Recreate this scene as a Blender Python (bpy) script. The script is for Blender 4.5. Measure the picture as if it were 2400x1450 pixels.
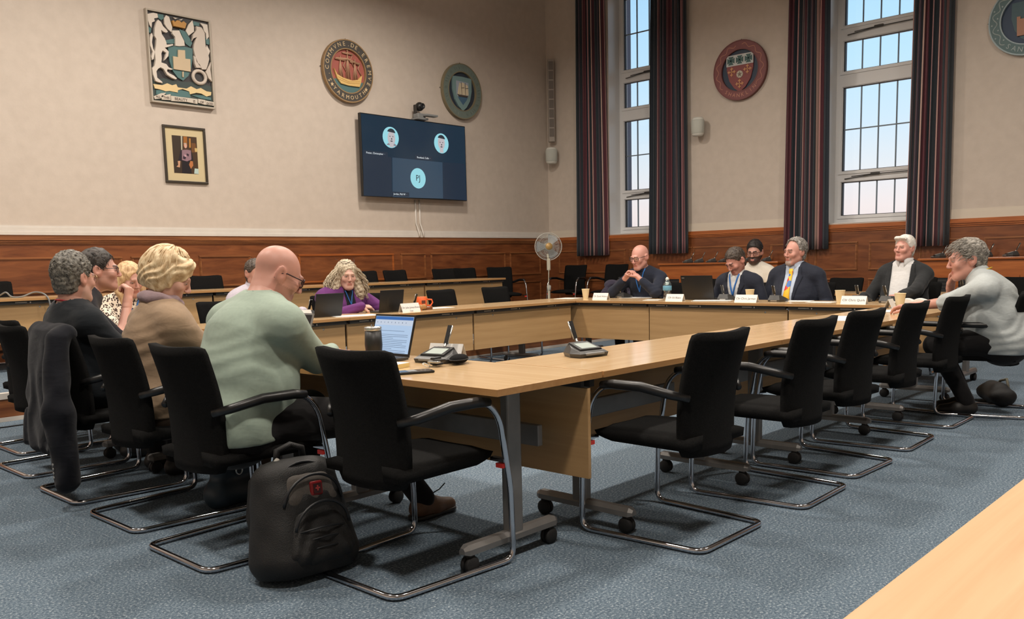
import bpy, bmesh, math, random
import numpy as np
from mathutils import Vector, Matrix
random.seed(7); np.random.seed(7)
for o in list(bpy.data.objects): bpy.data.objects.remove(o, do_unlink=True)
SC = bpy.context.scene
COL = SC.collection
PI = math.pi

# ------------------------------------------------------------------ camera
cam_d = bpy.data.cameras.new('camera'); cam = bpy.data.objects.new('camera', cam_d); COL.objects.link(cam)
cam_d.sensor_fit = 'HORIZONTAL'; cam_d.sensor_width = 36.0
cam_d.lens = 2045.14 / 2400 * 36.0
cam_d.shift_y = (860.2 - 725) / 2400
cam_d.clip_start = 0.05; cam_d.clip_end = 200
_p, _r, _y = 0.119403804, -0.023726367, 0.820474596
_F = Vector((math.sin(_y)*math.cos(_p), math.cos(_y)*math.cos(_p), -math.sin(_p)))
_R0 = Vector((math.cos(_y), -math.sin(_y), 0)); _U0 = _R0.cross(_F)
_R = _R0*math.cos(_r) + _U0*math.sin(_r); _U = -_R0*math.sin(_r) + _U0*math.cos(_r)
_m = Matrix((( _R.x, _U.x, -_F.x, 0), (_R.y, _U.y, -_F.y, 0), (_R.z, _U.z, -_F.z, 1.20), (0, 0, 0, 1)))
cam.matrix_world = _m
SC.camera = cam
SC.view_settings.view_transform = 'Standard'; SC.view_settings.look = 'None'
SC.view_settings.gamma = 1.0; SC.view_settings.use_curve_mapping = False
SC.view_settings.exposure = 0.0

# ------------------------------------------------------------------ world: clear evening sky
W = bpy.data.worlds.new('sky'); SC.world = W; W.use_nodes = True
nt = W.node_tree; nt.nodes.clear()
wo = nt.nodes.new('ShaderNodeOutputWorld'); bg = nt.nodes.new('ShaderNodeBackground')
tc = nt.nodes.new('ShaderNodeTexCoord'); sx = nt.nodes.new('ShaderNodeSeparateXYZ'); cr = nt.nodes.new('ShaderNodeValToRGB')
nt.links.new(tc.outputs['Generated'], sx.inputs[0]); nt.links.new(sx.outputs['Z'], cr.inputs[0])
nt.links.new(cr.outputs[0], bg.inputs[0]); nt.links.new(bg.outputs[0], wo.inputs[0])
def lin(r, g=None, b=None):
    if g is None: g = b = r
    f = lambda v: (v/255/12.92) if v/255 <= .04045 else ((v/255+.055)/1.055)**2.4
    return (f(r), f(g), f(b), 1)
e = cr.color_ramp.elements
e[0].position = 0.0; e[0].color = (0.84, 0.68, 0.64, 1)
e[1].position = 1.0; e[1].color = (0.14, 0.27, 0.56, 1)
for pos, c in ((0.05, (0.92, 0.79, 0.77, 1)), (0.09, (0.82, 0.82, 0.85, 1)), (0.14, (0.66, 0.80, 0.92, 1)), (0.20, (0.54, 0.77, 0.95, 1)), (0.28, (0.43, 0.70, 0.94, 1)), (0.5, (0.26, 0.46, 0.76, 1))):
    k = e.new(pos); k.color = c
bg.inputs[1].default_value = 1.25

LAMP_W = 138.0
LAMPS = [(x, y) for x in (0.6, 4.2, 7.8) for y in (0.6, 4.4, 8.1)]
LAMP_Z = 5.45

# ------------------------------------------------------------------ helpers
def srgb(t): return lin(*t)
MATS = {}
def newmat(name):
    m = bpy.data.materials.new(name); m.use_nodes = True
    b = m.node_tree.nodes['Principled BSDF']; MATS[name] = m
    return m, m.node_tree, b
def plain(name, col, rough=.6, metal=0., emit=0., noise=0., nscale=30., bump=0., bscale=200., spec=.5, sheen=0., coat=0., trans=0., alpha=1.):
    m, t, b = newmat(name)
    c = srgb(col) if len(col) == 3 else col
    b.inputs['Base Color'].default_value = c; b.inputs['Roughness'].default_value = rough
    b.inputs['Metallic'].default_value = metal; b.inputs['Specular IOR Level'].default_value = spec
    b.inputs['Sheen Weight'].default_value = sheen; b.inputs['Coat Weight'].default_value = coat
    b.inputs['Transmission Weight'].default_value = trans; b.inputs['Alpha'].default_value = alpha
    if emit:
        b.inputs['Emission Color'].default_value = c; b.inputs['Emission Strength'].default_value = emit
    if noise or bump:
        tcn = t.nodes.new('ShaderNodeTexCoord')
    if noise:
        n = t.nodes.new('ShaderNodeTexNoise'); n.inputs['Scale'].default_value = nscale; n.inputs['Detail'].default_value = 4
        t.links.new(tcn.outputs['Object'], n.inputs['Vector'])
        r = t.nodes.new('ShaderNodeValToRGB'); r.color_ramp.elements[0].position = .3; r.color_ramp.elements[1].position = .7
        r.color_ramp.elements[0].color = tuple(max(0, v*(1-noise)) for v in c[:3]) + (1,)
        r.color_ramp.elements[1].color = tuple(min(1, v*(1+noise)) for v in c[:3]) + (1,)
        t.links.new(n.outputs['Fac'], r.inputs[0]); t.links.new(r.outputs[0], b.inputs['Base Color'])
    if bump:
        n2 = t.nodes.new('ShaderNodeTexNoise'); n2.inputs['Scale'].default_value = bscale; n2.inputs['Detail'].default_value = 3
        t.links.new(tcn.outputs['Object'], n2.inputs['Vector'])
        bp = t.nodes.new('ShaderNodeBump'); bp.inputs['Strength'].default_value = bump; bp.inputs['Distance'].default_value = .01
        t.links.new(n2.outputs['Fac'], bp.inputs['Height']); t.links.new(bp.outputs[0], b.inputs['Normal'])
    return m
def grain(name, dark, light, rough=.4, scale=(1.2, 22, 22), det=5, bump=.05, coat=0., axis=None, mid=None, contrast=(.25, .75)):
    m, t, b = newmat(name)
    tcn = t.nodes.new('ShaderNodeTexCoord'); mp = t.nodes.new('ShaderNodeMapping')
    mp.inputs['Scale'].default_value = scale
    n = t.nodes.new('ShaderNodeTexNoise'); n.inputs['Scale'].default_value = 1.; n.inputs['Detail'].default_value = det; n.inputs['Roughness'].default_value = .6
    n.inputs['Distortion'].default_value = .6
    t.links.new(tcn.outputs['Object'], mp.inputs['Vector']); t.links.new(mp.outputs[0], n.inputs['Vector'])
    r = t.nodes.new('ShaderNodeValToRGB'); r.color_ramp.elements[0].position = contrast[0]; r.color_ramp.elements[1].position = contrast[1]
    r.color_ramp.elements[0].color = srgb(dark); r.color_ramp.elements[1].color = srgb(light)
    t.links.new(n.outputs['Fac'], r.inputs[0]); t.links.new(r.outputs[0], b.inputs['Base Color'])
    b.inputs['Roughness'].default_value = rough; b.inputs['Coat Weight'].default_value = coat; b.inputs['Coat Roughness'].default_value = .2
    if bump:
        bp = t.nodes.new('ShaderNodeBump'); bp.inputs['Strength'].default_value = bump; bp.inputs['Distance'].default_value = .004
        t.links.new(n.outputs['Fac'], bp.inputs['Height']); t.links.new(bp.outputs[0], b.inputs['Normal'])
    return m

class MB:
    """collects shapes, then builds ONE mesh object"""
    def __init__(s): s.v = []; s.f = []; s.mi = []; s.cur = 0; s.M = None; s.sm = []; s.csm = False
    def mat(s, i): s.cur = i; return s
    def smooth(s, b=True): s.csm = b; return s
    def xf(s, M): s.M = M; return s
    def add(s, vs, fs):
        n = len(s.v)
        if s.M is not None: vs = [tuple(s.M @ Vector(p)) for p in vs]
        s.v += [tuple(p) for p in vs]
        for f in fs: s.f.append(tuple(i+n for i in f)); s.mi.append(s.cur); s.sm.append(s.csm)
        return s
    def box(s, c, d, rz=0, bev=0):
        x, y, z = d[0]/2, d[1]/2, d[2]/2; cs, sn = math.cos(rz), math.sin(rz)
        if bev:
            bm = bmesh.new(); bmesh.ops.create_cube(bm, size=1)
            bmesh.ops.scale(bm, vec=d, verts=bm.verts)
            bmesh.ops.bevel(bm, geom=bm.edges[:], offset=bev, segments=2, affect='EDGES', profile=.5)
            bm.verts.index_update()
            vs = [v.co.copy() for v in bm.verts]; fs = [[v.index for v in f.verts] for f in bm.faces]; bm.free()
            vs = [(c[0]+p.x*cs-p.y*sn, c[1]+p.x*sn+p.y*cs, c[2]+p.z) for p in vs]
            return s.add(vs, fs)
        vs = []
        for dz in (-z, z):
            for dx, dy in ((-x, -y), (x, -y), (x, y), (-x, y)):
                vs.append((c[0]+dx*cs-dy*sn, c[1]+dx*sn+dy*cs, c[2]+dz))
        return s.add(vs, [(3, 2, 1, 0), (4, 5, 6, 7), (0, 1, 5, 4), (1, 2, 6, 5), (2, 3, 7, 6), (3, 0, 4, 7)])
    def b2(s, lo, hi, bev=0):
        return s.box([(a+b)/2 for a, b in zip(lo, hi)], [abs(b-a) for a, b in zip(lo, hi)], 0, bev)
    def prism(s, pts, z0, z1):
        """polygon in xy (ccw) extruded in z"""
        n = len(pts); vs = [(x, y, z0) for x, y in pts] + [(x, y, z1) for x, y in pts]
        fs = [tuple(range(n-1, -1, -1)), tuple(range(n, 2*n))] + [(i, (i+1) % n, n+(i+1) % n, n+i) for i in range(n)]
        return s.add(vs, fs)
    def tube(s, path, r, n=8, closed=False, caps=True):
        P = [Vector(p) for p in path]; m = len(P)
        rr = r if hasattr(r, '__len__') else [r]*m
        up = None; vs = []
        for i in range(m):
            a = P[(i-1) % m] if (closed or i > 0) else P[i]; b = P[(i+1) % m] if (closed or i < m-1) else P[i]
            t = (b-a)
            if t.length < 1e-9: t = Vector((0, 0, 1))
            t.normalize()
            if up is None:
                up = Vector((0, 0, 1)) if abs(t.z) < .9 else Vector((1, 0, 0))
            x = up - t*up.dot(t)
            if x.length < 1e-6: x = t.orthogonal()
            x.normalize(); up = x; y = t.cross(x)
            for k in range(n):
                an = 2*PI*k/n; vs.append(P[i] + (x*math.cos(an)+y*math.sin(an))*rr[i])
        fs = []
        for i in range(m if closed else m-1):
            for k in range(n):
                j = (i+1) % m; fs.append((i*n+k, i*n+(k+1) % n, j*n+(k+1) % n, j*n+k))
        if caps and not closed:
            fs.append(tuple(range(n-1, -1, -1))); fs.append(tuple((m-1)*n+k for k in range(n)))
        return s.add(vs, fs)
    def lathe(s, prof, c=(0, 0, 0), n=20, M=None):
        vs = []; m = len(prof)
        for r, z in prof:
            for k in range(n):
                a = 2*PI*k/n; vs.append((c[0]+r*math.cos(a), c[1]+r*math.sin(a), c[2]+z))
        if M is not None: vs = [tuple(M @ Vector(p)) for p in vs]
        fs = [(i*n+k, i*n+(k+1) % n, (i+1)*n+(k+1) % n, (i+1)*n+k) for i in range(m-1) for k in range(n)]
        if prof[0][0] > 1e-6: fs.append(tuple(range(n-1, -1, -1)))
        if prof[-1][0] > 1e-6: fs.append(tuple((m-1)*n+k for k in range(n)))
        return s.add(vs, fs)
    def ball(s, c, r, n=10, m=7, sc=(1, 1, 1)):
        vs = []
        for i in range(m+1):
            th = PI*i/m
            for k in range(n):
                a = 2*PI*k/n; vs.append((c[0]+r*sc[0]*math.sin(th)*math.cos(a), c[1]+r*sc[1]*math.sin(th)*math.sin(a), c[2]-r*sc[2]*math.cos(th)))
        return s.add(vs, [(i*n+k, i*n+(k+1) % n, (i+1)*n+(k+1) % n, (i+1)*n+k) for i in range(m) for k in range(n)])
    def grid(s, pts, nu, nv, thick=None):
        """pts[j*nu+i]"""
        return s.add(pts, [(j*nu+i, j*nu+i+1, (j+1)*nu+i+1, (j+1)*nu+i) for j in range(nv-1) for i in range(nu-1)])
    def build(s, name, mats, parent=None, smooth=None):
        me = bpy.data.meshes.new(name); me.from_pydata(s.v, [], s.f)
        if not isinstance(mats, (list, tuple)): mats = [mats]
        for m in mats: me.materials.append(MATS[m] if isinstance(m, str) else m)
        me.polygons.foreach_set('material_index', s.mi)
        sm = s.sm if smooth is None else [smooth]*len(s.f)
        me.polygons.foreach_set('use_smooth', sm)
        me.update()
        o = bpy.data.objects.new(name, me); COL.objects.link(o)
        if parent is not None: o.parent = parent
        return o
def tag(o, label=None, cat=None, group=None, kind=None):
    if label: o['label'] = label
    if cat: o['category'] = cat
    if group: o['group'] = group
    if kind: o['kind'] = kind
    return o
def thing(name, label, cat, loc=(0, 0, 0), rz=0, group=None, rot=None):
    o = bpy.data.objects.new(name, None); COL.objects.link(o); o.empty_display_size = .1
    o.location = loc; o.rotation_euler = rot if rot else (0, 0, rz)
    return tag(o, label, cat, group)
def struct(name, mb, mats, label=None, smooth=None):
    o = mb.build(name, mats, None, smooth); o['kind'] = 'structure'
    if label: o['label'] = label
    return o
def kids(o): return [c for c in bpy.data.objects if c.parent == o]
def dup(root, loc, rz=None, label=None, group=None, rot=None):
    r = root.copy(); COL.objects.link(r); r.location = loc
    if rz is not None: r.rotation_euler = (0, 0, rz)
    if rot is not None: r.rotation_euler = rot
    if label: r['label'] = label
    if group: r['group'] = group
    for ch in list(root.children):
        c = ch.copy(); COL.objects.link(c); c.parent = r
        for g in list(ch.children):
            d = g.copy(); COL.objects.link(d); d.parent = c
    return r
def arc(c, r, a0, a1, n, plane='xy'):
    out = []
    for i in range(n+1):
        a = a0+(a1-a0)*i/n; out.append((c[0]+r*math.cos(a), c[1]+r*math.sin(a)))
    return out
def fillet(path, rad, n=5):
    """round the corners of a 3D polyline"""
    P = [Vector(p) for p in path]; out = [P[0]]
    for i in range(1, len(P)-1):
        a, b, c = P[i-1], P[i], P[i+1]; d1 = (a-b); d2 = (c-b); l = min(rad, d1.length*.49, d2.length*.49)
        p1 = b+d1.normalized()*l; p2 = b+d2.normalized()*l
        for k in range(n+1):
            t = k/n; out.append(p1*(1-t)**2 + b*2*t*(1-t) + p2*t*t)
    out.append(P[-1]); return out
_fc = {}
def text_mesh(txt, size, depth, align='CENTER'):
    """flat lettering mesh in xy, returned as (verts, faces)"""
    cu = bpy.data.curves.new('t', 'FONT'); cu.body = txt; cu.size = size; cu.extrude = depth; cu.align_x = align; cu.align_y = 'CENTER'
    cu.resolution_u = 2
    ob = bpy.data.objects.new('t', cu); COL.objects.link(ob)
    dg = bpy.context.evaluated_depsgraph_get(); dg.update()
    me = bpy.data.meshes.new_from_object(ob.evaluated_get(dg))
    vs = [tuple(v.co) for v in me.vertices]; fs = [tuple(p.vertices) for p in me.polygons]
    bpy.data.objects.remove(ob); bpy.data.curves.remove(cu); bpy.data.meshes.remove(me)
    return vs, fs
# ------------------------------------------------------------------ materials
m, t, b = newmat('carpet')
tcn = t.nodes.new('ShaderNodeTexCoord'); n1 = t.nodes.new('ShaderNodeTexNoise'); n1.inputs['Scale'].default_value = 100; n1.inputs['Detail'].default_value = 4; n1.inputs['Roughness'].default_value = .75
n2 = t.nodes.new('ShaderNodeTexNoise'); n2.inputs['Scale'].default_value = 2.2; n2.inputs['Detail'].default_value = 3
vo = t.nodes.new('ShaderNodeTexVoronoi'); vo.inputs['Scale'].default_value = 95
t.links.new(tcn.outputs['Object'], n1.inputs['Vector']); t.links.new(tcn.outputs['Object'], n2.inputs['Vector']); t.links.new(tcn.outputs['Object'], vo.inputs['Vector'])
r1 = t.nodes.new('ShaderNodeValToRGB'); el = r1.color_ramp.elements
el[0].position = .30; el[0].color = srgb((56, 68, 80)); el[1].position = .66; el[1].color = srgb((176, 184, 188))
k = el.new(.46); k.color = srgb((86, 101, 115)); k = el.new(.56); k.color = srgb((106, 121, 133))
t.links.new(n1.outputs['Fac'], r1.inputs[0])
mx = t.nodes.new('ShaderNodeMix'); mx.data_type = 'RGBA'; mx.blend_type = 'MULTIPLY'; mx.inputs[0].default_value = .12
t.links.new(r1.outputs[0], mx.inputs[6])
r2 = t.nodes.new('ShaderNodeValToRGB'); r2.color_ramp.elements[0].color = (.55, .55, .55, 1); r2.color_ramp.elements[0].position = .35; r2.color_ramp.elements[1].position = .65
t.links.new(n2.outputs['Fac'], r2.inputs[0]); t.links.new(r2.outputs[0], mx.inputs[7]); t.links.new(mx.outputs[2], b.inputs['Base Color'])
b.inputs['Roughness'].default_value = .95; b.inputs['Specular IOR Level'].default_value = .1
bp = t.nodes.new('ShaderNodeBump'); bp.inputs['Strength'].default_value = .5; bp.inputs['Distance'].default_value = .004
t.links.new(n1.outputs['Fac'], bp.inputs['Height']); t.links.new(bp.outputs[0], b.inputs['Normal'])

m, t, b = newmat('wallpaper')
tcn = t.nodes.new('ShaderNodeTexCoord'); n1 = t.nodes.new('ShaderNodeTexNoise'); n1.inputs['Scale'].default_value = 9; n1.inputs['Detail'].default_value = 6
t.links.new(tcn.outputs['Object'], n1.inputs['Vector'])
r1 = t.nodes.new('ShaderNodeValToRGB'); r1.color_ramp.elements[0].position = .3; r1.color_ramp.elements[1].position = .7
r1.color_ramp.elements[0].color = srgb((190, 178, 166)); r1.color_ramp.elements[1].color = srgb((197, 185, 173))
t.links.new(n1.outputs['Fac'], r1.inputs[0]); t.links.new(r1.outputs[0], b.inputs['Base Color']); b.inputs['Roughness'].default_value = .75
n3 = t.nodes.new('ShaderNodeTexNoise'); n3.inputs['Scale'].default_value = 40; t.links.new(tcn.outputs['Object'], n3.inputs['Vector'])
bp = t.nodes.new('ShaderNodeBump'); bp.inputs['Strength'].default_value = .08; bp.inputs['Distance'].default_value = .01
t.links.new(n3.outputs['Fac'], bp.inputs['Height']); t.links.new(bp.outputs[0], b.inputs['Normal'])

plain('white_paint', (206, 200, 192), .5, noise=.04, nscale=6)
plain('cream_band', (205, 194, 178), .6)
plain('ceiling_paint', (206, 198, 188), .8, noise=.03, nscale=4)
grain('mahogany', (84, 42, 22), (140, 84, 48), .34, (2.0, 2.0, 14.), 5, .06, .25)
grain('mahogany_h', (100, 56, 32), (160, 104, 62), .34, (1.5, 1.5, 26.), 5, .06, .25)
grain('mahogany_light', (130, 66, 28), (184, 108, 54), .36, (1.4, 1.4, 22.), 5, .05, .2)
grain('maple', (198, 164, 120), (220, 190, 148), .15, (1.1, 26, 26), 5, .02, .0, contrast=(.2, .8))
grain('maple_panel', (170, 134, 90), (192, 156, 110), .42, (1.1, 26, 26), 5, .02, contrast=(.2, .8))
grain('maple_edge', (164, 118, 70), (184, 140, 90), .45, (1.1, 26, 26), 4, .02)
grain('maple_fore', (200, 160, 116), (220, 184, 142), .4, (1.1, 26, 26), 5, .02, contrast=(.2, .8))
plain('upvc', (214, 214, 214), .35)
plain('bar_grey', (112, 126, 136), .5)
plain('black_trim', (22, 24, 28), .5)
plain('chrome', (200, 200, 205), .12, 1.0)
plain('steel_grey', (128, 126, 124), .42, .55, noise=.08, nscale=12)
plain('dark_grey_metal', (62, 60, 58), .5, .4)
plain('black_fabric', (21, 21, 21), .95, noise=.35, nscale=160, bump=.3, bscale=420, spec=.12)
plain('black_plastic', (20, 20, 21), .38)
plain('black_rubber', (18, 18, 19), .7)
plain('charcoal_plastic', (58, 58, 57), .4, noise=.05, nscale=40)
plain('grey_plastic', (124, 126, 126), .4)
plain('screen_pale', (176, 186, 180), .15, emit=.10)
plain('silver', (196, 196, 192), .28, .9)
plain('white_plastic', (210, 210, 202), .4)
plain('ivory_plastic', (196, 190, 170), .45)
plain('gold_paint', (186, 150, 92), .45, .2)
plain('red_plastic', (214, 52, 44), .4)
plain('paper', (226, 225, 222), .8)
plain('paper_warm', (226, 210, 172), .8)
plain('ink', (52, 52, 58), .8)
plain('lamp_shade', (120, 116, 108), .5)
plain('stone_outside', (92, 98, 112), .9)
# glass
m, t, b = newmat('window_glass')
t.nodes.remove(b); out = t.nodes['Material Output']
tr = t.nodes.new('ShaderNodeBsdfTransparent'); gl = t.nodes.new('ShaderNodeBsdfGlossy'); gl.inputs['Roughness'].default_value = .02
fr = t.nodes.new('ShaderNodeFresnel'); fr.inputs['IOR'].default_value = 1.45; ms = t.nodes.new('ShaderNodeMixShader')
tr.inputs[0].default_value = (.93, .96, .97, 1)
t.links.new(fr.outputs[0], ms.inputs[0]); t.links.new(tr.outputs[0], ms.inputs[1]); t.links.new(gl.outputs[0], ms.inputs[2]); t.links.new(ms.outputs[0], out.inputs[0])
# lamp emission
plain('lamp_glow', (255, 226, 186), .5, emit=6.0)

# ------------------------------------------------------------------ room shell
XW, YW, X0, Y0, ZC = 12.585, 10.70, -3.2, -4.2, 6.3
PL_Y, PL_Z = 7.88, 0.23                      # raised platform along the left wall
struct('floor', MB().b2((X0, Y0, -.1), (XW, YW, 0)), 'carpet', 'blue grey flecked carpet floor')
mb = MB(); mb.b2((X0, PL_Y+.03, 0), (XW, YW, PL_Z-.012)); o = struct('floor_platform', mb, 'carpet', 'raised carpeted platform along the left wall')
o2 = MB().b2((X0, PL_Y, .035), (XW, PL_Y+.03, PL_Z-.03)).build('riser', 'mahogany_h', o)
o2 = MB().b2((X0, PL_Y-.012, PL_Z-.045), (XW, PL_Y+.06, PL_Z+.004)).build('nosing', 'white_paint', o)
o2 = MB().b2((X0, PL_Y-.012, 0), (XW, PL_Y+.03, .035)).build('skirting', 'white_paint', o)
struct('ceiling', MB().b2((X0, Y0, ZC), (XW+.6, YW+.2, ZC+.1)), 'ceiling_paint')
struct('wall_left', MB().b2((X0, YW, 0), (XW+.6, YW+.2, ZC)), 'wallpaper', 'cream papered wall with crests and screen')
struct('wall_back', MB().b2((X0, Y0-.2, 0), (XW+.6, Y0, ZC)), 'wallpaper')
struct('wall_near', MB().b2((X0-.2, Y0, 0), (X0, YW, ZC)), 'wallpaper')
OPEN = [(8.12, 9.30), (4.24, 5.42), (0.36, 1.54)]
SILL, HEAD = 1.645, 5.92
mb = MB(); x1 = XW+.62
mb.b2((XW, Y0, 0), (x1, YW, SILL)); mb.b2((XW, Y0, HEAD), (x1, YW, ZC))
ys = [Y0] + [v for o_ in reversed(OPEN) for v in o_] + [YW]
for i in range(0, len(ys), 2): mb.b2((XW, ys[i], SILL), (x1, ys[i+1], HEAD))
struct('wall_right', mb, 'wallpaper', 'cream papered wall with tall windows')

# windows
XG = 12.95
ROWS = [(1.769, 2.25, 1), (2.411, 3.603, 2), (3.829, 4.249, 1), (4.471, 5.66, 2)]
def window(i, y0, y1):
    mb = MB(); ya, yb = y0+.075, y1-.105        # glass limits
    fx0, fx1 = XG-.05, XG+.05
    mb.b2((fx0, y0, SILL), (fx1, ya, HEAD)); mb.b2((fx0, yb, SILL), (fx1, y1, HEAD))
    zs = [SILL] + [v for r in ROWS for v in r[:2]] + [HEAD]
    for k in range(0, len(zs), 2): mb.b2((fx0, ya, zs[k]), (fx1, yb, zs[k+1]))
    # sash beads, a little proud
    for (z0, z1, nr) in ROWS:
        for lo, hi in (((ya-.045, z0-.045), (yb+.045, z0-.008)), ((ya-.045, z1+.008), (yb+.045, z1+.045)), ((ya-.045, z0-.008), (ya-.008, z1+.008)), ((yb+.008, z0-.008), (yb+.045, z1+.008))):
            mb.b2((fx0-.014, lo[0], lo[1]), (fx0, hi[0], hi[1]))
    w = struct('window_%d' % i, mb, 'upvc', 'tall white framed window with thin glazing bars')
    for (z0, z1, nr) in ROWS:
        for c in range(4):
            for r in range(nr):
                p0 = ya+(yb-ya)*c/4; p1 = ya+(yb-ya)*(c+1)/4; q0 = z0+(z1-z0)*r/nr; q1 = z0+(z1-z0)*(r+1)/nr
                MB().b2((XG-.004, p0, q0), (XG+.004, p1, q1)).build('pane', 'window_glass', w)
        bars = MB()
        for c in (1, 2, 3):
            yy = ya+(yb-ya)*c/4; bars.b2((XG-.012, yy-.007, z0), (XG+.012, yy+.007, z1))
        if nr == 2: bars.b2((XG-.0125, ya, (z0+z1)/2-.008), (XG+.0125, yb, (z0+z1)/2+.008))
        bars.build('glazing_bars', 'bar_grey', w)
        edge = MB()
        for lo, hi in (((ya, z0), (yb, z0+.008)), ((ya, z1-.008), (yb, z1)), ((ya, z0), (ya+.008, z1)), ((yb-.012, z0), (yb, z1))):
            edge.b2((XG-.03, lo[0], lo[1]), (XG+.02, hi[0], hi[1]))
        edge.build('gasket', 'black_trim', w)
    for z in (2.33, 4.36):
        h = MB(); yc = (ya+yb)/2
        h.tube([(fx0-.03, yb-.06, z-.035), (fx0-.035, yc, z+.005), (fx0-.03, ya-.01, z+.01)], .007, 6)
        h.tube([(fx0-.03, yb-.16, z-.004), (fx0-.035, yc+.02, z+.01)], .006, 6)
        h.box((fx0-.03, yc, z+.012), (.03, .13, .035), bev=.01)
        h.build('window_stay', 'dark_grey_metal', w)
    # outside reveal
    MB().b2((fx1, y1-.006, SILL), (x1+.05, y1+.02, HEAD)).b2((fx1, y0-.02, SILL), (x1+.05, y0+.03, HEAD)).b2((fx1, y0, SILL-.02), (x1+.1, y1, SILL+.06)).build('outer_reveal', 'stone_outside', w)
    # inside reveal lining
    MB().b2((XW+.002, y1-.008, SILL), (fx0-.002, y1-.002, HEAD)).b2((XW+.002, y0+.002, SILL), (fx0-.002, y0+.008, HEAD)).build('reveal', 'upvc', w)
    MB().b2((XW-.004, y0+.01, SILL+.002), (fx0-.002, y1-.01, SILL+.012)).build('sill', 'upvc', w)
    return w
for i, (a, b_) in enumerate(OPEN): window(i+1, a, b_)

# ------------------------------------------------------------------ wainscot panelling
CAP0, CAP1, BAND = 1.528, 1.632, 1.738
def rail_profile(mb, along, pos, a, b, sgn=-1):
    """moulded wood capping running along x (along='x', wall y=pos) or along y"""
    steps = [(CAP0, CAP0+.02, .030), (CAP0+.022, CAP0+.032, .044), (CAP0+.034, CAP0+.044, .040), (CAP0+.046, CAP0+.07, .052), (CAP0+.07, CAP1, .034)]
    for z0, z1, d in steps:
        if along == 'x': mb.b2((a, pos-d, z0), (b, pos, z1))
        else: mb.b2((pos-d, a, z0), (pos, b, z1))
    return mb
tl = struct('trim_1', MB().b2((X0, YW-.018, 0), (XW, YW, CAP0)), 'mahogany', 'dark wood panelling along the left wall')
rail_profile(MB(), 'x', YW, X0, XW).build('capping_rail', 'mahogany_h', tl)
tr_ = struct('trim_2', MB().b2((XW-.018, Y0, 0), (XW, YW-.018, CAP0)), 'mahogany', 'dark wood panelling below the windows')
rail_profile(MB(), 'y', XW, Y0, YW-.05).build('capping_rail', 'mahogany_light', tr_)
def frame_panel(parent, along, pos, a, b, z0, z1, fieldmat='mahogany'):
    mb = MB(); w = .032
    for lo, hi in (((a, z0), (b, z0+w)), ((a, z1-w), (b, z1)), ((a, z0+w), (a+w, z1-w)), ((b-w, z0+w), (b, z1-w))):
        for d, ins in ((.020, 0), (.030, .010)):
            l = (lo[0]+ins*(hi[0]-lo[0] < .1), lo[1]+ins*(hi[1]-lo[1] < .1)); h_ = (hi[0]-ins*(hi[0]-lo[0] < .1), hi[1]-ins*(hi[1]-lo[1] < .1))
            if along == 'x': mb.b2((l[0], pos-.018-d+.012, l[1]), (h_[0], pos-.018, h_[1]))
            else: mb.b2((pos-.018-d+.012, l[0], l[1]), (pos-.018, h_[0], h_[1]))
    p = mb.build('panel', 'mahogany_light' if along == 'x' and (a*7) % 2 > 1.2 else 'mahogany_h', parent)
    f = MB()
    if along == 'x': f.b2((a+w, pos-.021, z0+w), (b-w, pos-.018, z1-w))
    else: f.b2((pos-.021, a+w, z0+w), (pos-.018, b-w, z1-w))
    f.build('panel_field', fieldmat, p)
lx = [(2.05, 2.9), (3.02, 4.59), (4.70, 5.45), (5.58, 6.32), (6.44, 6.95), (7.07, 8.81), (8.95, 9.47), (9.58, 11.35), (11.47, 12.30)]
for a, b_ in lx:
    frame_panel(tl, 'x', YW, a, b_, .97, 1.385); frame_panel(tl, 'x', YW, a, b_, .36, .86)
ry = [(10.0, 10.46), (8.95, 9.85), (8.55, 8.86), (7.62, 8.47), (6.43, 7.6), (5.65, 6.25), (4.92, 5.55), (4.20, 4.76), (3.4, 4.08), (2.4, 3.28), (1.3, 2.28)]
for a, b_ in ry:
    frame_panel(tr_, 'y', XW, a, b_, .97, 1.385); frame_panel(tr_, 'y', XW, a, b_, .30, .86)
# white band moulding above the panelling of the left wall, flush painted band by the windows
mb = MB().b2((X0, YW-.045, CAP1), (XW, YW, CAP1+.034)).b2((X0, YW-.028, CAP1+.034), (XW, YW, CAP1+.085)).b2((X0, YW-.016, CAP1+.085), (XW, YW, BAND))
struct('trim_3', mb, 'white_paint', 'white moulded band above the wood panelling')
mb = MB(); prev = YW-.045
for (a, b_) in OPEN + [(Y0, Y0)]:
    mb.b2((XW-.012, b_, CAP1), (XW, prev, CAP1+.09)); mb.b2((XW-.006, b_, CAP1+.09), (XW, prev, BAND+.02)); prev = a
struct('trim_4', mb, 'cream_band', 'cream painted band between the windows')

# ------------------------------------------------------------------ curtains
m, t, b = newmat('curtain_stripes')
uvn = t.nodes.new('ShaderNodeUVMap'); sp = t.nodes.new('ShaderNodeSeparateXYZ'); fr = t.nodes.new('ShaderNodeMath'); fr.operation = 'FRACT'
t.links.new(uvn.outputs[0], sp.inputs[0]); t.links.new(sp.outputs[0], fr.inputs[0])
r1 = t.nodes.new('ShaderNodeValToRGB'); r1.color_ramp.interpolation = 'CONSTANT'
cols = [(0, (58, 64, 70)), (.10, (160, 122, 122)), (.13, (56, 62, 70)), (.27, (98, 58, 66)), (.34, (178, 136, 132)), (.40, (90, 54, 62)), (.47, (190, 160, 150)), (.49, (60, 66, 72)), (.60, (80, 70, 80)), (.67, (176, 134, 132)), (.71, (62, 68, 74)), (.82, (150, 108, 112)), (.86, (86, 56, 64)), (.92, (182, 146, 140)), (.95, (56, 60, 68))]
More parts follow.
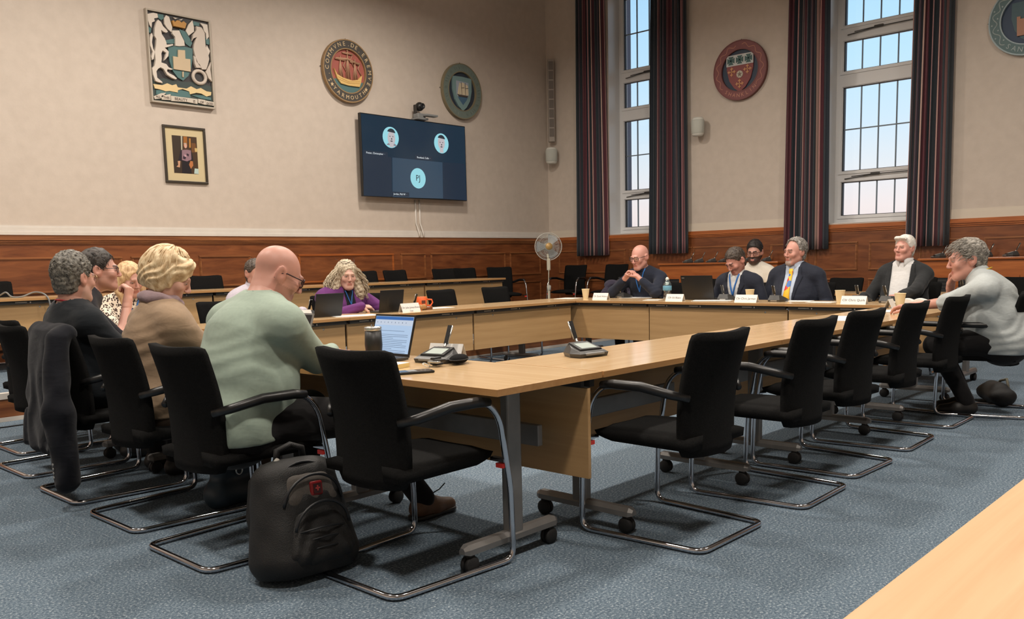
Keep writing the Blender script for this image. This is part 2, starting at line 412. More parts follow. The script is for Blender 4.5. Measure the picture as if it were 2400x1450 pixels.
el = r1.color_ramp.elements; el[0].position = 0; el[0].color = srgb(cols[0][1]); el[1].position = cols[1][0]; el[1].color = srgb(cols[1][1])
for p_, c_ in cols[2:]: k = el.new(p_); k.color = srgb(c_)
t.links.new(fr.outputs[0], r1.inputs[0]); t.links.new(r1.outputs[0], b.inputs['Base Color']); b.inputs['Roughness'].default_value = .9; b.inputs['Sheen Weight'].default_value = .2
b.inputs['Specular IOR Level'].default_value = .1
def curtain(label, y0, y1, seed, top_in=0.0, pulled=0):
    """pleated drape hanging in front of the window wall, y0 < y1"""
    rng = random.Random(seed); nu, nv = 150, 26; zt, zb = 6.0, 1.29
    root = thing('curtain', label, 'curtain', (XW-.10, (y0+y1)/2, 0), 0, 'striped pleated curtains at the tall windows')
    ph = [rng.uniform(0, 6.28) for _ in range(4)]; npl = 8+rng.random()*2
    vs = []; uv = []
    for j in range(nv):
        tz = j/(nv-1); z = zt+(zb-zt)*tz
        w0 = (y1-y0)*(0.86+.14*tz); c = (y0+y1)/2 + top_in*(1-tz)
        for i in range(nu):
            u = i/(nu-1); a = 2*PI*npl*u + ph[0] + .8*math.sin(2.3*u*PI+ph[1]) + .25*math.sin(3*tz+ph[2])
            amp = .035+.02*math.sin(2*PI*u*2.1+ph[3])+.012*tz
            yy = c + (u-.5)*w0 + .012*math.sin(2*a)
            vs.append((amp*math.sin(a)-.02*math.sin(PI*u), yy-(y0+y1)/2, z + (0.008*math.sin(a+1) if j == nv-1 else 0))); uv.append((u*1.45+seed*.37, tz))
    mb = MB().smooth(); mb.grid(vs, nu, nv)
    o = mb.build('drape', 'curtain_stripes', root, True)
    l = o.data.uv_layers.new(name='UVMap')
    for lp in o.data.loops: l.data[lp.index].uv = uv[lp.vertex_index]
    md = o.modifiers.new('thick', 'SOLIDIFY'); md.thickness = .006
    hm = MB(); hm.b2((-.03, y0-(y0+y1)/2-.06, 6.0), (.05, y1-(y0+y1)/2+.06, 6.12)); hm.build('heading_rail', 'white_paint', root)
    return root
curtain('striped curtain nearest the room corner, left of the narrower window view', 9.27, 9.93, 1)
curtain('striped curtain beside the upper white wall speaker, right of the first window', 7.66, 8.36, 2)
curtain('striped curtain behind the man in the yellow tie', 5.32, 6.02, 3)
curtain('striped curtain above the white haired man, right of the second window', 3.70, 4.25, 4)

# ------------------------------------------------------------------ pendant lamps (above the picture)
for i, (lx_, ly_) in enumerate(LAMPS):
    root = thing('pendant_lamp', 'round shaded pendant lamp hanging from the ceiling', 'lamp', (lx_, ly_, LAMP_Z), 0, 'pendant lamps in two rows under the ceiling')
    MB().smooth().lathe([(.10, .30), (.13, .29), (.30, .02), (.31, -.06), (.30, -.06), (.285, .015), (.12, .27)], n=24).build('shade', 'lamp_shade', root)
    MB().tube([(0, 0, .30), (0, 0, ZC-LAMP_Z)], .012, 8).build('rod', 'silver', root)
    MB().smooth().ball((0, 0, .10), .085).build('bulb', 'lamp_glow', root)
    ld = bpy.data.lights.new('pendant_light', 'AREA'); ld.shape = 'DISK'; ld.size = .50; ld.energy = LAMP_W; ld.color = (1.0, .905, .80)
    lo = bpy.data.objects.new('pendant_light', ld); COL.objects.link(lo); lo.parent = root; lo.location = (0, 0, -.02)
# ------------------------------------------------------------------ tables
TW, TD, TZ, TH = 1.668, 0.645, 0.73, 0.028
def make_table(name, label, cat='table', group=None, modesty=True, beam=True, legs=(.11, 1.16)):
    """local frame: length along +x from 0, outer edge y=0, inner (panelled) edge y=TD, floor z=0"""
    t = thing(name, label, cat, group=group)
    tp = MB().b2((.002, 0, TZ-TH), (TW-.002, TD, TZ), bev=.0015).build('table_top', 'maple', t)
    MB().b2((.001, -.001, TZ-TH+.001), (TW-.001, .0005, TZ-.001)).b2((.001, TD-.0005, TZ-TH+.001), (TW-.001, TD+.001, TZ-.001)).b2((.0005, -.001, TZ-TH+.001), (.0018, TD+.001, TZ-.001)).b2((TW-.0018, -.001, TZ-TH+.001), (TW-.0005, TD+.001, TZ-.001)).build('edge_banding', 'maple_edge', tp)
    if modesty:
        pn = MB().b2((.012, TD-.085, .275), (TW-.012, TD-.067, .665), bev=.001).build('modesty_panel', 'maple_panel', t)
        cp = MB()
        for x in (.25, TW-.3):
            cp.smooth().lathe([(0, -.006), (.009, -.006), (.009, .002), (0, .003)], n=10, M=Matrix.Translation((x, TD-.066, .635)) @ Matrix.Rotation(-PI/2, 4, 'X'))
        cp.build('screw_cap', 'silver', pn)
    MB().b2((.02, TD-.06, TZ-TH-.034), (TW-.02, TD-.03, TZ-TH-.002)).b2((.02, TD-.12, TZ-TH-.03), (TW-.02, TD-.10, TZ-TH-.002)).build('hinge_rail', 'dark_grey_metal', t)
    br = MB()
    for x in (.35, .98, 1.40): br.box((x, TD-.028, TZ-TH-.018), (.012, .012, .014)).tube([(x+.03, TD-.03, TZ-TH-.016), (x+.14, TD-.03, TZ-TH-.016)], .006, 6)
    br.build('bracket', 'silver', t)
    if beam: MB().b2((legs[0], TD/2+.06, .43), (legs[1], TD/2+.09, .52), bev=.004).build('beam', 'steel_grey', t)
    for x in legs:
        g = MB().b2((x-.022, TD/2-.145, .10), (x+.022, TD/2-.065, TZ-TH), bev=.008)
        lg = g.build('leg', 'steel_grey', t, False)
        f = MB().smooth()
        sec = [(-.026, 0), (-.026, .022), (-.014, .040), (.014, .040), (.026, .022), (.026, 0)]
        vs = []; yy = [-.075, -.055, TD-.185, TD-.165]
        for k, y in enumerate(yy):
            q = .6 if k in (0, 3) else 1
            for a, b_ in sec: vs.append((x+a*q, y, .078+b_*q+(.006 if q < 1 else 0)))
        fs = [(k*6+i, k*6+(i+1) % 6, (k+1)*6+(i+1) % 6, (k+1)*6+i) for k in range(3) for i in range(6)] + [(0, 1, 2, 3, 4, 5), (23, 22, 21, 20, 19, 18)]
        f.smooth(False); f.add(vs, fs); f.build('foot', 'steel_grey', lg)
        sc_ = MB()
        for z in (.47, .50): sc_.smooth().lathe([(0, -.003), (.008, -.003), (.007, .002), (0, .002)], n=8, M=Matrix.Translation((x-.023, TD/2-.105, z-.06)) @ Matrix.Rotation(-PI/2, 4, 'Y'))
        sc_.build('bolt', 'silver', lg)
        for y in (-.035, TD-.205):
            c = MB().smooth()
            for dx in (-.012, .012):
                c.lathe([(0, -.010), (.030, -.010), (.035, -.006), (.035, .006), (.030, .010), (0, .010)], n=16, M=Matrix.Translation((x+dx, y, .035)) @ Matrix.Rotation(PI/2, 4, 'Y'))
            c.smooth(False).b2((x-.018, y-.014, .035), (x+.018, y+.014, .080), bev=.004)
            c.build('caster', 'black_rubber', t)
    return t
def place_table(proto, used, x, y, rz, label, z=0):
    if not used: used.append(1); proto.location = (x, y, z); proto.rotation_euler = (0, 0, rz); proto['label'] = label; return proto
    return dup(proto, (x, y, z), rz, label)
_u = []
GT = 'maple topped folding tables of the meeting square'
T0 = make_table('folding_table', '', group=GT)
T0m = make_table('folding_table', '', group=GT, legs=(TW-1.16, TW-.14)); _um = []
# near left side (outer edge x=2.318, runs along +y): local y -> +X, local x -> -Y
NX = 2.318
for i, lab in enumerate(('maple table with the open laptop, its bare corner nearest the camera', 'maple table in front of the woman in the beige jacket', 'maple table at the far left corner, behind the man with gold spectacles')):
    place_table(T0m, _um, NX, 2.238+TW*(i+1), -PI/2, lab)
# right side: outer edge y=2.235, runs +x
for i, lab in enumerate(('maple table carrying a single microphone unit, next to the bare corner', 'maple table behind the second and third empty chairs of the right row', 'maple table under the arm of the man in the pale shirt')):
    place_table(T0, _u, 2.972+TW*i, 2.235-.002*i, 0, lab)
# far left side: inner edge y=6.60
for i, lab in enumerate(('maple table in the far corner of the square with an empty chair behind', 'maple table in front of the woman in purple', 'maple table in front of the hidden person in lilac')):
    place_table(T0m, _um, 8.232-TW*i, 6.602+TD, PI, lab)
# far right side: inner edge x=8.235
for i, lab in enumerate(('maple table with the clasped hands man, at the far corner', 'maple table in front of the man with the yellow tie', 'maple table in front of the white haired man')):
    place_table(T0, _u, 8.24+TD-.02*i, 5.590-TW*i, PI/2, lab)
# back row on the platform
T1u = []
for i, lab in enumerate(('maple table on the platform, its free end beside the pedestal fan', 'maple table on the platform behind the woman in purple', 'maple table on the platform behind the bald man in green', 'maple table on the platform behind the beige jacket', 'maple table on the platform with a grey cable hanging over it', )):
    o = place_table(T0, _u, 10.2-TW*i, 9.60+TD, PI, lab, PL_Z); o['group'] = 'maple tables of the back rows'
# second row by the windows
for i, lab in enumerate(('maple table behind the clasped hands man, by the windows', 'maple table of the window row behind the yellow tie', 'maple table of the window row behind the white haired man')):
    o = place_table(T0, _u, 10.55+TD, 6.05-TW*i, PI/2, lab); o['group'] = 'maple tables of the back rows'
# foreground table, bottom right
FT = thing('desk', 'maple desk top filling the bottom right corner', 'desk', (.55, .433, 0))
MB().b2((0, -.66, TZ-.028), (2.4, 0, TZ), bev=.002).build('table_top', 'maple_fore', FT)
for x in (.15, 2.2):
    lg = MB().b2((x-.022, -.39, .08), (x+.022, -.31, TZ-.028), bev=.006).build('leg', 'steel_grey', FT)
    MB().b2((x-.026, -.60, 0), (x+.026, -.06, .05), bev=.01).build('foot', 'steel_grey', lg)
MB().b2((.16, -.37, .43), (2.2, -.34, .52)).build('beam', 'steel_grey', FT)

# ------------------------------------------------------------------ cantilever chairs
def make_chair():
    t = thing('meeting_chair', '', 'chair', group='black cantilever meeting chairs')
    # backrest: curved slab, trapezoid outline, covers the rear of the seat
    nu, nv = 13, 15; F_, B_ = [], []
    for j in range(nv):
        s = j/(nv-1); z = .372+(.905-.372)*s
        w = .205+.022*s
        if s > .96: w -= .006*((s-.96)/.04)**2
        if s < .08: w -= .03*((.08-s)/.08)
        yc = -.205-.015*s-.055*s*s+.03*math.sin(PI*min(1, s*1.1))*.5
        th = .030-.010*s
        for i in range(nu):
            u = -1+2*i/(nu-1); zz = z+(-.012*(1-u*u) if s > .9 else 0) - (.014*(abs(u)**10) if s > .95 else 0)
            cur = .040*(u*u)
            F_.append((u*w, yc+cur+th*(1-.35*abs(u)**4), zz)); B_.append((u*w, yc+cur-th*(1-.35*abs(u)**4), zz))
    mb = MB().smooth(); n = nu*nv; vs = F_+B_; fs = []
    for j in range(nv-1):
        for i in range(nu-1):
            a = j*nu+i; fs.append((a+1, a, a+nu, a+nu+1)); fs.append((n+a, n+a+1, n+a+nu+1, n+a+nu))
    for j in range(nv-1):
        a = j*nu; fs.append((a, n+a, n+a+nu, a+nu)); a = j*nu+nu-1; fs.append((n+a, a, a+nu, n+a+nu))
    for i in range(nu-1):
        fs.append((i, i+1, n+i+1, n+i)); a = (nv-1)*nu+i; fs.append((a+1, a, n+a, n+a+1))
    mb.add(vs, fs); mb.build('backrest', 'black_fabric', t, True)
    # seat pad
    bm = MB().smooth(); nu, nv = 11, 11; top, bot = [], []
    for j in range(nv):
        s = j/(nv-1); y = -.215+.505*s
        for i in range(nu):
            u = -1+2*i/(nu-1); w = .235-.012*s-.02*max(0, s-.85)/.15
            e_ = max(abs(u)**4, (max(0, s-.8)/.2)**3*.9)
            top.append((u*w, y, .472-.028*e_-.012*(1-u*u)*.6+.008*math.sin(PI*s))); bot.append((u*w*.97, y-.01*s, .408+.014*(max(0, s-.8)/.2)))
    n = nu*nv; fs = []
    for j in range(nv-1):
        for i in range(nu-1):
            a = j*nu+i; fs.append((a, a+1, a+nu+1, a+nu)); fs.append((n+a+1, n+a, n+a+nu, n+a+nu+1))
    for j in range(nv-1):
        a = j*nu; fs.append((n+a, a, a+nu, n+a+nu)); a = j*nu+nu-1; fs.append((a, n+a, n+a+nu, a+nu))
    for i in range(nu-1):
        fs.append((n+i, n+i+1, i+1, i)); a = (nv-1)*nu+i; fs.append((a, a+1, n+a+1, n+a))
    bm.add(top+bot, fs); bm.build('seat', 'black_fabric', t, True)
    # chrome tube: arm - front leg - floor runner - rear bar, both sides in one bent tube
    R = .0125; path = []
    half = [(.262, -.155, .645), (.288, -.02, .672), (.294, .165, .672), (.297, .235, .60), (.300, .285, .30), (.300, .292, .0145), (.262, -.295, .0145)]
    pts = half + [(-x, y, z) for x, y, z in reversed(half)]
    mb = MB().smooth().tube(fillet(pts, .055, 5), R, 10); mb.build('frame', 'chrome', t, True)
    for s in (-1, 1):
        a = MB().smooth().tube([(s*.205, -.20, .628), (s*.262, -.155, .646), (s*.288, -.02, .674), (s*.294, .12, .675), (s*.2945, .178, .667)], [.016, .019, .021, .021, .018], 10)
        a.build('armrest', 'black_plastic', t, True)
        MB().box((s*.262, .262, .424), (.075, .026, .014)).build('seat_bracket', 'chrome', t)
        MB().box((s*.276, .262, .402), (.038, .030, .018)).build('stacking_clip', 'red_plastic', t)
    return t
C0 = make_chair(); _cu = []
def chair(x, y, rz, label, group=None, z=0):
    if not _cu: _cu.append(1); C0.location = (x, y, z); C0.rotation_euler = (0, 0, rz); o = C0; o['label'] = label
    else: o = dup(C0, (x, y, z), rz, label)
    if group: o['group'] = group
    return o
GR = 'empty black chairs along the right side of the square'
chair(3.28, 2.08, 0, 'empty black chair nearest the camera in the right row', GR)
chair(4.13, 2.04, .02, 'second empty black chair from the bare table corner in the right row', GR)
chair(4.86, 2.07, -.03, 'third empty black chair of the right row, white papers behind its back', GR)
chair(5.68, 2.09, .03, 'fourth empty black chair of the right row', GR)
chair(6.57, 2.10, .0, 'empty black chair next to the man in the pale shirt', GR)
chair(7.15, 1.84, .20, 'black chair under the man in the pale shirt', GR)
GL = 'black chairs along the near left side of the square'
FX = -PI/2
chair(2.19, 2.63, FX, 'empty black chair behind the rucksack at the bare corner', GL)
chair(1.90, 3.43, FX, 'black chair under the bald man in the green sweater', GL)
chair(1.95, 4.19, FX, 'black chair under the woman in the beige jacket', GL)
chair(1.97, 4.93, FX, 'black chair with a dark coat hung over its back', GL)
chair(2.02, 5.78, FX, 'black chair at the left edge, in front, under the man in profile', GL)
chair(2.22, 6.52, FX, 'empty black chair at the left edge, farther of the two', GL)
GF = 'black chairs behind the far left tables'
BX = PI
for x, y, r, lab in ((3.45, 7.55, .0, 'black chair under the woman in animal print'), (4.25, 7.58, .0, 'black chair under the hidden person in lilac'), (5.55, 7.62, 0, 'black chair under the woman in purple'), (7.10, 7.52, .03, 'empty black chair behind the orange mug'), (8.02, 7.52, -.03, 'empty black chair between the orange mug and the fan'), (6.28, 7.56, .05, 'empty black chair partly hidden by the laptop lid of the woman in purple')):
    chair(x, y, BX+r, lab, GF)
GB = 'black chairs of the platform row'
for x, y, r, lab in ((3.02, 10.12, 0, 'black chair behind the platform table at the left edge'), (5.46, 10.10, 0, 'black chair behind the beige jacket, against the panelling'), (7.95, 10.10, .0, 'black chair right behind the hair of the woman in purple'), (8.55, 10.12, .05, 'upright black chair behind the platform table, above the laptop lid'), (9.53, 10.12, -.05, 'black chair behind the platform table, left of the twin chairs'), (10.15, 10.30, -.12, 'black chair pushed against the panelling, left of the platform table end'), ):
    chair(x, y, BX+r, lab, GB, PL_Z)
chair(10.78, 10.18, PI*.86, 'black chair at the free end of the platform table', GB, PL_Z)
GW = 'black chairs by the windows'
chair(12.05, 9.80, PI/2+.1, 'black chair below the corner curtain', GW, PL_Z)
chair(12.10, 8.95, PI/2+.05, 'black chair behind the clasped hands man, under the first window', GW, PL_Z)
GQ = 'black chairs of the far side of the square'
for y, lab in ((6.10, 'black chair under the clasped hands man'), (4.95, 'black chair under the man in the navy jacket looking down'), (4.20, 'black chair under the man in the yellow tie'), (3.10, 'black chair under the white haired man')):
    chair(9.33, y, PI/2, lab, GQ)
GS = 'black chairs of the window row'
for x, y, r, lab in ((11.15, 5.55, 0, 'black chair under the man in the white T-shirt'), (11.25, 3.72, .05, 'black chair right of the white haired man'), (11.2, 4.62, -.05, 'black chair left of the white haired man'), (11.1, 6.45, .04, 'black chair behind the black laptop'), (11.2, 2.62, .0, 'black chair at the right edge, in the window row')):
    chair(x, y, PI/2+r, lab, GS)
# ------------------------------------------------------------------ things on the walls
_cm = {}
def colmat(c, rough=.55, emit=0.):
    k = (tuple(c), rough, emit)
    if k not in _cm: _cm[k] = plain('paint_%d_%d_%d%s' % (c[0], c[1], c[2], 'e' if emit else ''), c, rough, emit=emit)
    return _cm[k]
def homog(quad):
    """quad px (tl,tr,br,bl) -> unit square (u right, v up)"""
    dst = [(0, 1), (1, 1), (1, 0), (0, 0)]; A = []; B = []
    for (x, y), (u, v) in zip(quad, dst):
        A += [[x, y, 1, 0, 0, 0, -u*x, -u*y], [0, 0, 0, x, y, 1, -v*x, -v*y]]; B += [u, v]
    h = np.append(np.linalg.solve(np.array(A, float), np.array(B, float)), 1).reshape(3, 3)
    def f(p):
        q = h @ np.array([p[0], p[1], 1.]); return (q[0]/q[2], q[1]/q[2])
    return f
def area2(p): return sum(p[i][0]*p[(i+1) % len(p)][1]-p[(i+1) % len(p)][0]*p[i][1] for i in range(len(p)))
def relief(pts, z0, z1):
    """polygon (any winding, may be concave) extruded z0..z1 and its edge softened; returns verts, faces"""
    if area2(pts) < 0: pts = pts[::-1]
    bm = bmesh.new(); vs = [bm.verts.new((x, y, z0)) for x, y in pts]
    f = bm.faces.new(vs); r = bmesh.ops.extrude_face_region(bm, geom=[f])
    top = [v for v in r['geom'] if isinstance(v, bmesh.types.BMVert)]
    for v in top: v.co.z = z1
    bmesh.ops.triangulate(bm, faces=[q for q in bm.faces if len(q.verts) > 4])
    bm.verts.index_update()
    out = [tuple(v.co) for v in bm.verts], [tuple(v.index for v in q.verts) for q in bm.faces]; bm.free(); return out
# wall frames: local x right (as seen), local y up, local z out of the wall
def wall_rot_left(): return (PI/2, 0, 0)                 # z -> -Y
def wall_rot_right(): return (PI/2, 0, -PI/2)            # x -> -Y, z -> -X

# county crest panel -------------------------------------------------
crest = thing('coat_of_arms', 'rectangular carved coat of arms with two white horses above a motto scroll', 'coat of arms', (5.504, YW, 3.802), rot=wall_rot_left())
CW, CH = .838, 1.10
q = homog([(205, 110), (970, 255), (1040, 1325), (285, 1240)])
cv = lambda p: ((q(p)[0]-.5)*CW*.97, (q(p)[1]-.5)*CH*.97)
MB().b2((-CW/2+.01, -CH/2+.01, .003), (CW/2-.01, CH/2-.01, .035)).build('backboard', colmat((46, 44, 46)), crest)
fr_ = MB()
for lo, hi in (((-CW/2, -CH/2), (CW/2, -CH/2+.02)), ((-CW/2, CH/2-.02), (CW/2, CH/2)), ((-CW/2, -CH/2+.02), (-CW/2+.02, CH/2-.02)), ((CW/2-.02, -CH/2+.02), (CW/2, CH/2-.02))):
    fr_.b2((lo[0], lo[1], .002), (hi[0], hi[1], .062))
fr_.build('frame', colmat((168, 158, 144)), crest)
WHT, TEA, CRM = (206, 196, 184), (72, 108, 108), (214, 190, 140)
horse = [(340, 240), (375, 270), (400, 320), (445, 365), (460, 390), (440, 400), (410, 390), (375, 365), (385, 420), (420, 470), (440, 520), (445, 550), (520, 540), (525, 555), (450, 580), (420, 585), (470, 635), (465, 690), (440, 720), (415, 745), (430, 690), (440, 650), (395, 620), (380, 660), (385, 720), (380, 770), (440, 790), (470, 830), (520, 850), (505, 860), (455, 850), (450, 880), (480, 905), (530, 930), (570, 965), (560, 978), (510, 960), (450, 920), (410, 850), (370, 830), (340, 850), (320, 880), (330, 960), (390, 1010), (395, 1025), (345, 1015), (310, 1000), (280, 920), (270, 840), (300, 810), (310, 740), (300, 640), (315, 560), (320, 480), (295, 440), (300, 340), (320, 270)]
htail = [(265, 405), (275, 440), (265, 520), (280, 600), (300, 640), (285, 730), (270, 740), (260, 700), (275, 640), (245, 560), (240, 470), (250, 420)]
sea = [(805, 315), (870, 330), (910, 400), (915, 480), (920, 560), (950, 640), (965, 720), (950, 790), (930, 850), (880, 850), (850, 790), (815, 760), (800, 700), (785, 650), (775, 600), (780, 540), (800, 480), (815, 450), (800, 455), (770, 470), (755, 500), (765, 450), (765, 420), (790, 390), (810, 360)]
sleg = [(775, 680), (800, 700), (830, 780), (870, 830), (810, 830), (790, 780)]
sfin = [(990, 755), (980, 850), (1000, 1000), (960, 960), (925, 880), (950, 830)]
parts = [
 ('ground', (48, 62, 60), [[(285, 1030), (290, 985), (420, 960), (650, 1000), (860, 1010), (1010, 1060), (1035, 1318), (285, 1235)]], .035, .040),
 ('mantling', TEA, [[(345, 165), (415, 170), (420, 220), (390, 240), (355, 215)], [(230, 320), (270, 345), (260, 400), (235, 390)], [(430, 490), (550, 470), (550, 530), (460, 530)], [(610, 350), (690, 380), (770, 520), (745, 570), (690, 530)], [(780, 250), (860, 270), (850, 310), (780, 300)], [(930, 450), (980, 470), (980, 540), (940, 530)]], .035, .048),
 ('white_leaves', WHT, [[(215, 165), (290, 150), (340, 160), (350, 210), (300, 220), (310, 255), (275, 270), (270, 340), (245, 300), (225, 240)], [(860, 270), (950, 290), (970, 440), (940, 480), (935, 400), (910, 370), (900, 320)], [(945, 545), (985, 620), (965, 675), (930, 600)], [(530, 205), (590, 215), (560, 225)], [(600, 235), (655, 220), (630, 242)]], .035, .052),
 ('wing', WHT, [[(445, 180), (480, 200), (520, 330), (510, 390), (460, 345), (425, 290), (420, 220)], [(765, 240), (785, 330), (785, 380), (720, 430), (685, 370), (720, 290)]], .035, .058),
 ('horse', WHT, [horse, htail], .035, .075),
 ('sea_horse', (192, 180, 168), [sea, sleg, sfin], .035, .072),
 ('shield', TEA, [[(470, 570), (540, 560), (600, 560), (660, 565), (770, 590), (770, 720), (755, 830), (720, 930), (655, 990), (590, 950), (530, 870), (490, 750)]], .035, .055),
 ('castle', (190, 170, 140), [[(525, 690), (585, 700), (585, 610), (670, 615), (675, 720), (735, 725), (740, 880), (535, 850)], [(640, 880), (655, 880), (655, 950), (642, 945)]], .055, .072),
 ('helmet', WHT, [[(515, 370), (600, 370), (620, 420), (660, 500), (668, 560), (600, 565), (555, 560), (550, 450), (515, 410)]], .035, .070),
 ('crown', (176, 128, 62), [[(510, 250), (530, 245), (545, 270), (570, 245), (600, 250), (625, 275), (650, 255), (685, 285), (670, 345), (530, 315)]], .035, .076),
 ('sea_waves', TEA, [[(330, 1110), (480, 1110), (600, 1100), (740, 1130), (750, 1200), (580, 1190), (440, 1160), (330, 1165)], [(760, 1170), (900, 1170), (1000, 1200), (1000, 1230), (880, 1210)]], .040, .050),
 ('sand_waves', CRM, [[(290, 1035), (400, 1050), (460, 1025), (520, 1050), (570, 1035), (590, 1075), (700, 1090), (750, 1060), (820, 1095), (870, 1080), (940, 1120), (1000, 1130), (995, 1170), (940, 1185), (880, 1150), (820, 1140), (740, 1160), (730, 1125), (650, 1095), (590, 1110), (590, 1140), (540, 1130), (490, 1120), (440, 1125), (380, 1105), (310, 1090)]], .040, .058),
 ('motto_scroll', (196, 186, 172), [[(295, 1190), (385, 1150), (445, 1145), (385, 1215), (310, 1225)], [(390, 1180), (500, 1160), (500, 1235), (395, 1230)], [(505, 1180), (620, 1195), (720, 1205), (830, 1220), (830, 1280), (700, 1255), (510, 1245)], [(840, 1215), (925, 1230), (930, 1290), (840, 1265)], [(930, 1235), (1030, 1255), (1030, 1300), (930, 1285)]], .040, .060)]
_sp = []
for nm, c_, polys, z0, z1 in parts:
    if nm in ('mantling', 'wing', 'white_leaves', 'sea_waves', 'motto_scroll'): _sp += [(nm if nm != 'white_leaves' else 'white_leaf', c_, [p_], z0, z1) for p_ in polys]
    else: _sp.append((nm, c_, polys, z0, z1))
for nm, c_, polys, z0, z1 in _sp:
    mb = MB()
    for p in polys: mb.add(*relief([cv(a) for a in p], z0, z1))
    if nm == 'sea_horse':
        ca = cv((855, 945)); ring = [(ca[0]+math.cos(a)*.085, ca[1]+math.sin(a)*.078, .05) for a in [2*PI*i/20 for i in range(20)]]
        mb.smooth().tube(ring, .022, 8, closed=True)
    mb.build(nm, colmat(c_), crest)
mb = MB()
for txt, p, s in (('ALL', (350, 1192), .038), ('THIS', (447, 1203), .040), ('BEAUTY', (628, 1224), .046), ('IS', (788, 1246), .044), ('OF', (884, 1256), .042), ('GOD', (980, 1272), .040)):
    v_, f_ = text_mesh(txt, s, .002); c_ = cv(p); mb.add([(a+c_[0], b_+c_[1]-(0.003), z+.062) for a, b_, z in v_], f_)
mb.build('motto_lettering', colmat((110, 96, 88)), crest)

# framed portrait ----------------------------------------------------
por = thing('framed_portrait', 'small portrait photograph in a thin dark frame with a wide cream mount', 'picture', (5.494, YW, 2.646), rot=wall_rot_left())
PW, PH = .567, .708
q2_ = homog([(160, 100), (1070, 200), (1145, 1385), (240, 1340)])
pv = lambda p: ((q2_(p)[0]-.5)*PW, (q2_(p)[1]-.5)*PH)
fr_ = MB(); w = .03
for lo, hi in (((-PW/2, -PH/2), (PW/2, -PH/2+w)), ((-PW/2, PH/2-w), (PW/2, PH/2)), ((-PW/2, -PH/2+w), (-PW/2+w, PH/2-w)), ((PW/2-w, -PH/2+w), (PW/2, PH/2-w))):
    fr_.b2((lo[0], lo[1], .002), (hi[0], hi[1], .028), bev=.004)
fr_.build('frame', colmat((52, 44, 34), .4), por)
MB().b2((-PW/2+w*.8, -PH/2+w*.8, .003), (PW/2-w*.8, PH/2-w*.8, .010)).build('mount', colmat((196, 180, 142), .7), por)
shapes = [((70, 52, 38), [(370, 330), (900, 380), (945, 1165), (425, 1135)]), ((58, 48, 40), [(375, 340), (560, 350), (580, 1130), (430, 1130)]), ((170, 168, 150), [(565, 350), (598, 352), (600, 640), (575, 660)]), ((150, 96, 44), [(620, 360), (700, 365), (705, 560), (625, 560)]), ((176, 124, 62), [(740, 400), (775, 405), (780, 600), (745, 600)]), ((110, 74, 44), [(790, 500), (880, 510), (900, 700), (800, 700)]), ((196, 168, 112), [(860, 610), (910, 612), (915, 690), (870, 690)]),
 ((36, 32, 36), [(590, 860), (760, 870), (800, 1150), (590, 1140)]), ((40, 34, 40), [(560, 650), (620, 640), (590, 880), (510, 880)]), ((40, 34, 40), [(760, 640), (800, 700), (835, 870), (780, 880)]), ((140, 112, 122), [(590, 650), (690, 640), (780, 660), (790, 850), (700, 890), (590, 860)]), ((52, 40, 52), [(690, 720), (740, 740), (730, 790), (690, 760)]), ((52, 40, 52), [(620, 770), (680, 800), (660, 850), (610, 830)]), ((186, 150, 160), [(640, 740), (680, 760), (690, 800), (645, 790)]),
 ((196, 150, 120), [(500, 880), (555, 880), (545, 1020), (470, 1000), (510, 970)]), ((176, 112, 70), [(770, 880), (820, 890), (830, 980), (780, 1050), (740, 960)]), ((176, 196, 190), [(860, 1040), (940, 1050), (945, 1160), (850, 1150)])]
mb = MB(); mt = []
for k, (c_, p) in enumerate(shapes):
    mt.append(colmat(c_, .3)); mb.mat(k).add(*relief([pv(a) for a in p], .010, .0106+.00012*k))
hd = pv((665, 560)); mb.mat(len(mt)); mt.append(colmat((204, 158, 140), .3)); mb.add(*relief([(hd[0]+.020*math.cos(a), hd[1]+.030*math.sin(a)) for a in [2*PI*i/14 for i in range(14)]], .010, .0132))
hd = pv((660, 525)); mb.mat(len(mt)); mt.append(colmat((176, 160, 146), .3)); mb.add(*relief([(hd[0]+.022*math.cos(a), hd[1]+.016*math.sin(a)) for a in [PI*i/8 for i in range(9)]], .010, .0134))
mb.build('print', mt, por)

# round town crests --------------------------------------------------
def ring(mb, r0, r1, z0, z1, n=48):
    vs = []
    for k in range(n):
        a = 2*PI*k/n; c_, s_ = math.cos(a), math.sin(a)
        vs += [(r0*c_, r0*s_, z0), (r1*c_, r1*s_, z0), (r1*c_, r1*s_, z1), (r0*c_, r0*s_, z1)]
    fs = []
    for k in range(n):
        a, b_ = k*4, ((k+1) % n)*4
        fs += [(a+1, b_+1, b_+2, a+2), (a+2, b_+2, b_+3, a+3), (a+3, b_+3, b_, a), (a, b_, b_+1, a+1)]
    return mb.add(vs, fs)
def arc_text(mb, txt, r, a0, a1, size, z, flip=False, depth=.003):
    """letters spread from angle a0 to a1 (degrees, 90 = top)"""
    n = len(txt)
    for i, ch in enumerate(txt):
        if ch == ' ': continue
        a = math.radians(a0+(a1-a0)*(i/(n-1) if n > 1 else .5)); v_, f_ = text_mesh(ch, size, depth)
        rot = a-PI/2 if not flip else a+PI/2
        M = Matrix.Translation((r*math.cos(a), r*math.sin(a), z)) @ Matrix.Rotation(rot, 4, 'Z')
        mb.add([tuple(M @ Vector(p)) for p in v_], f_)
def star(c, r, n=5, k=.42, rot=PI/2):
    return [(c[0]+(r if i % 2 == 0 else r*k)*math.cos(rot+PI*i/n), c[1]+(r if i % 2 == 0 else r*k)*math.sin(rot+PI*i/n)) for i in range(2*n)]
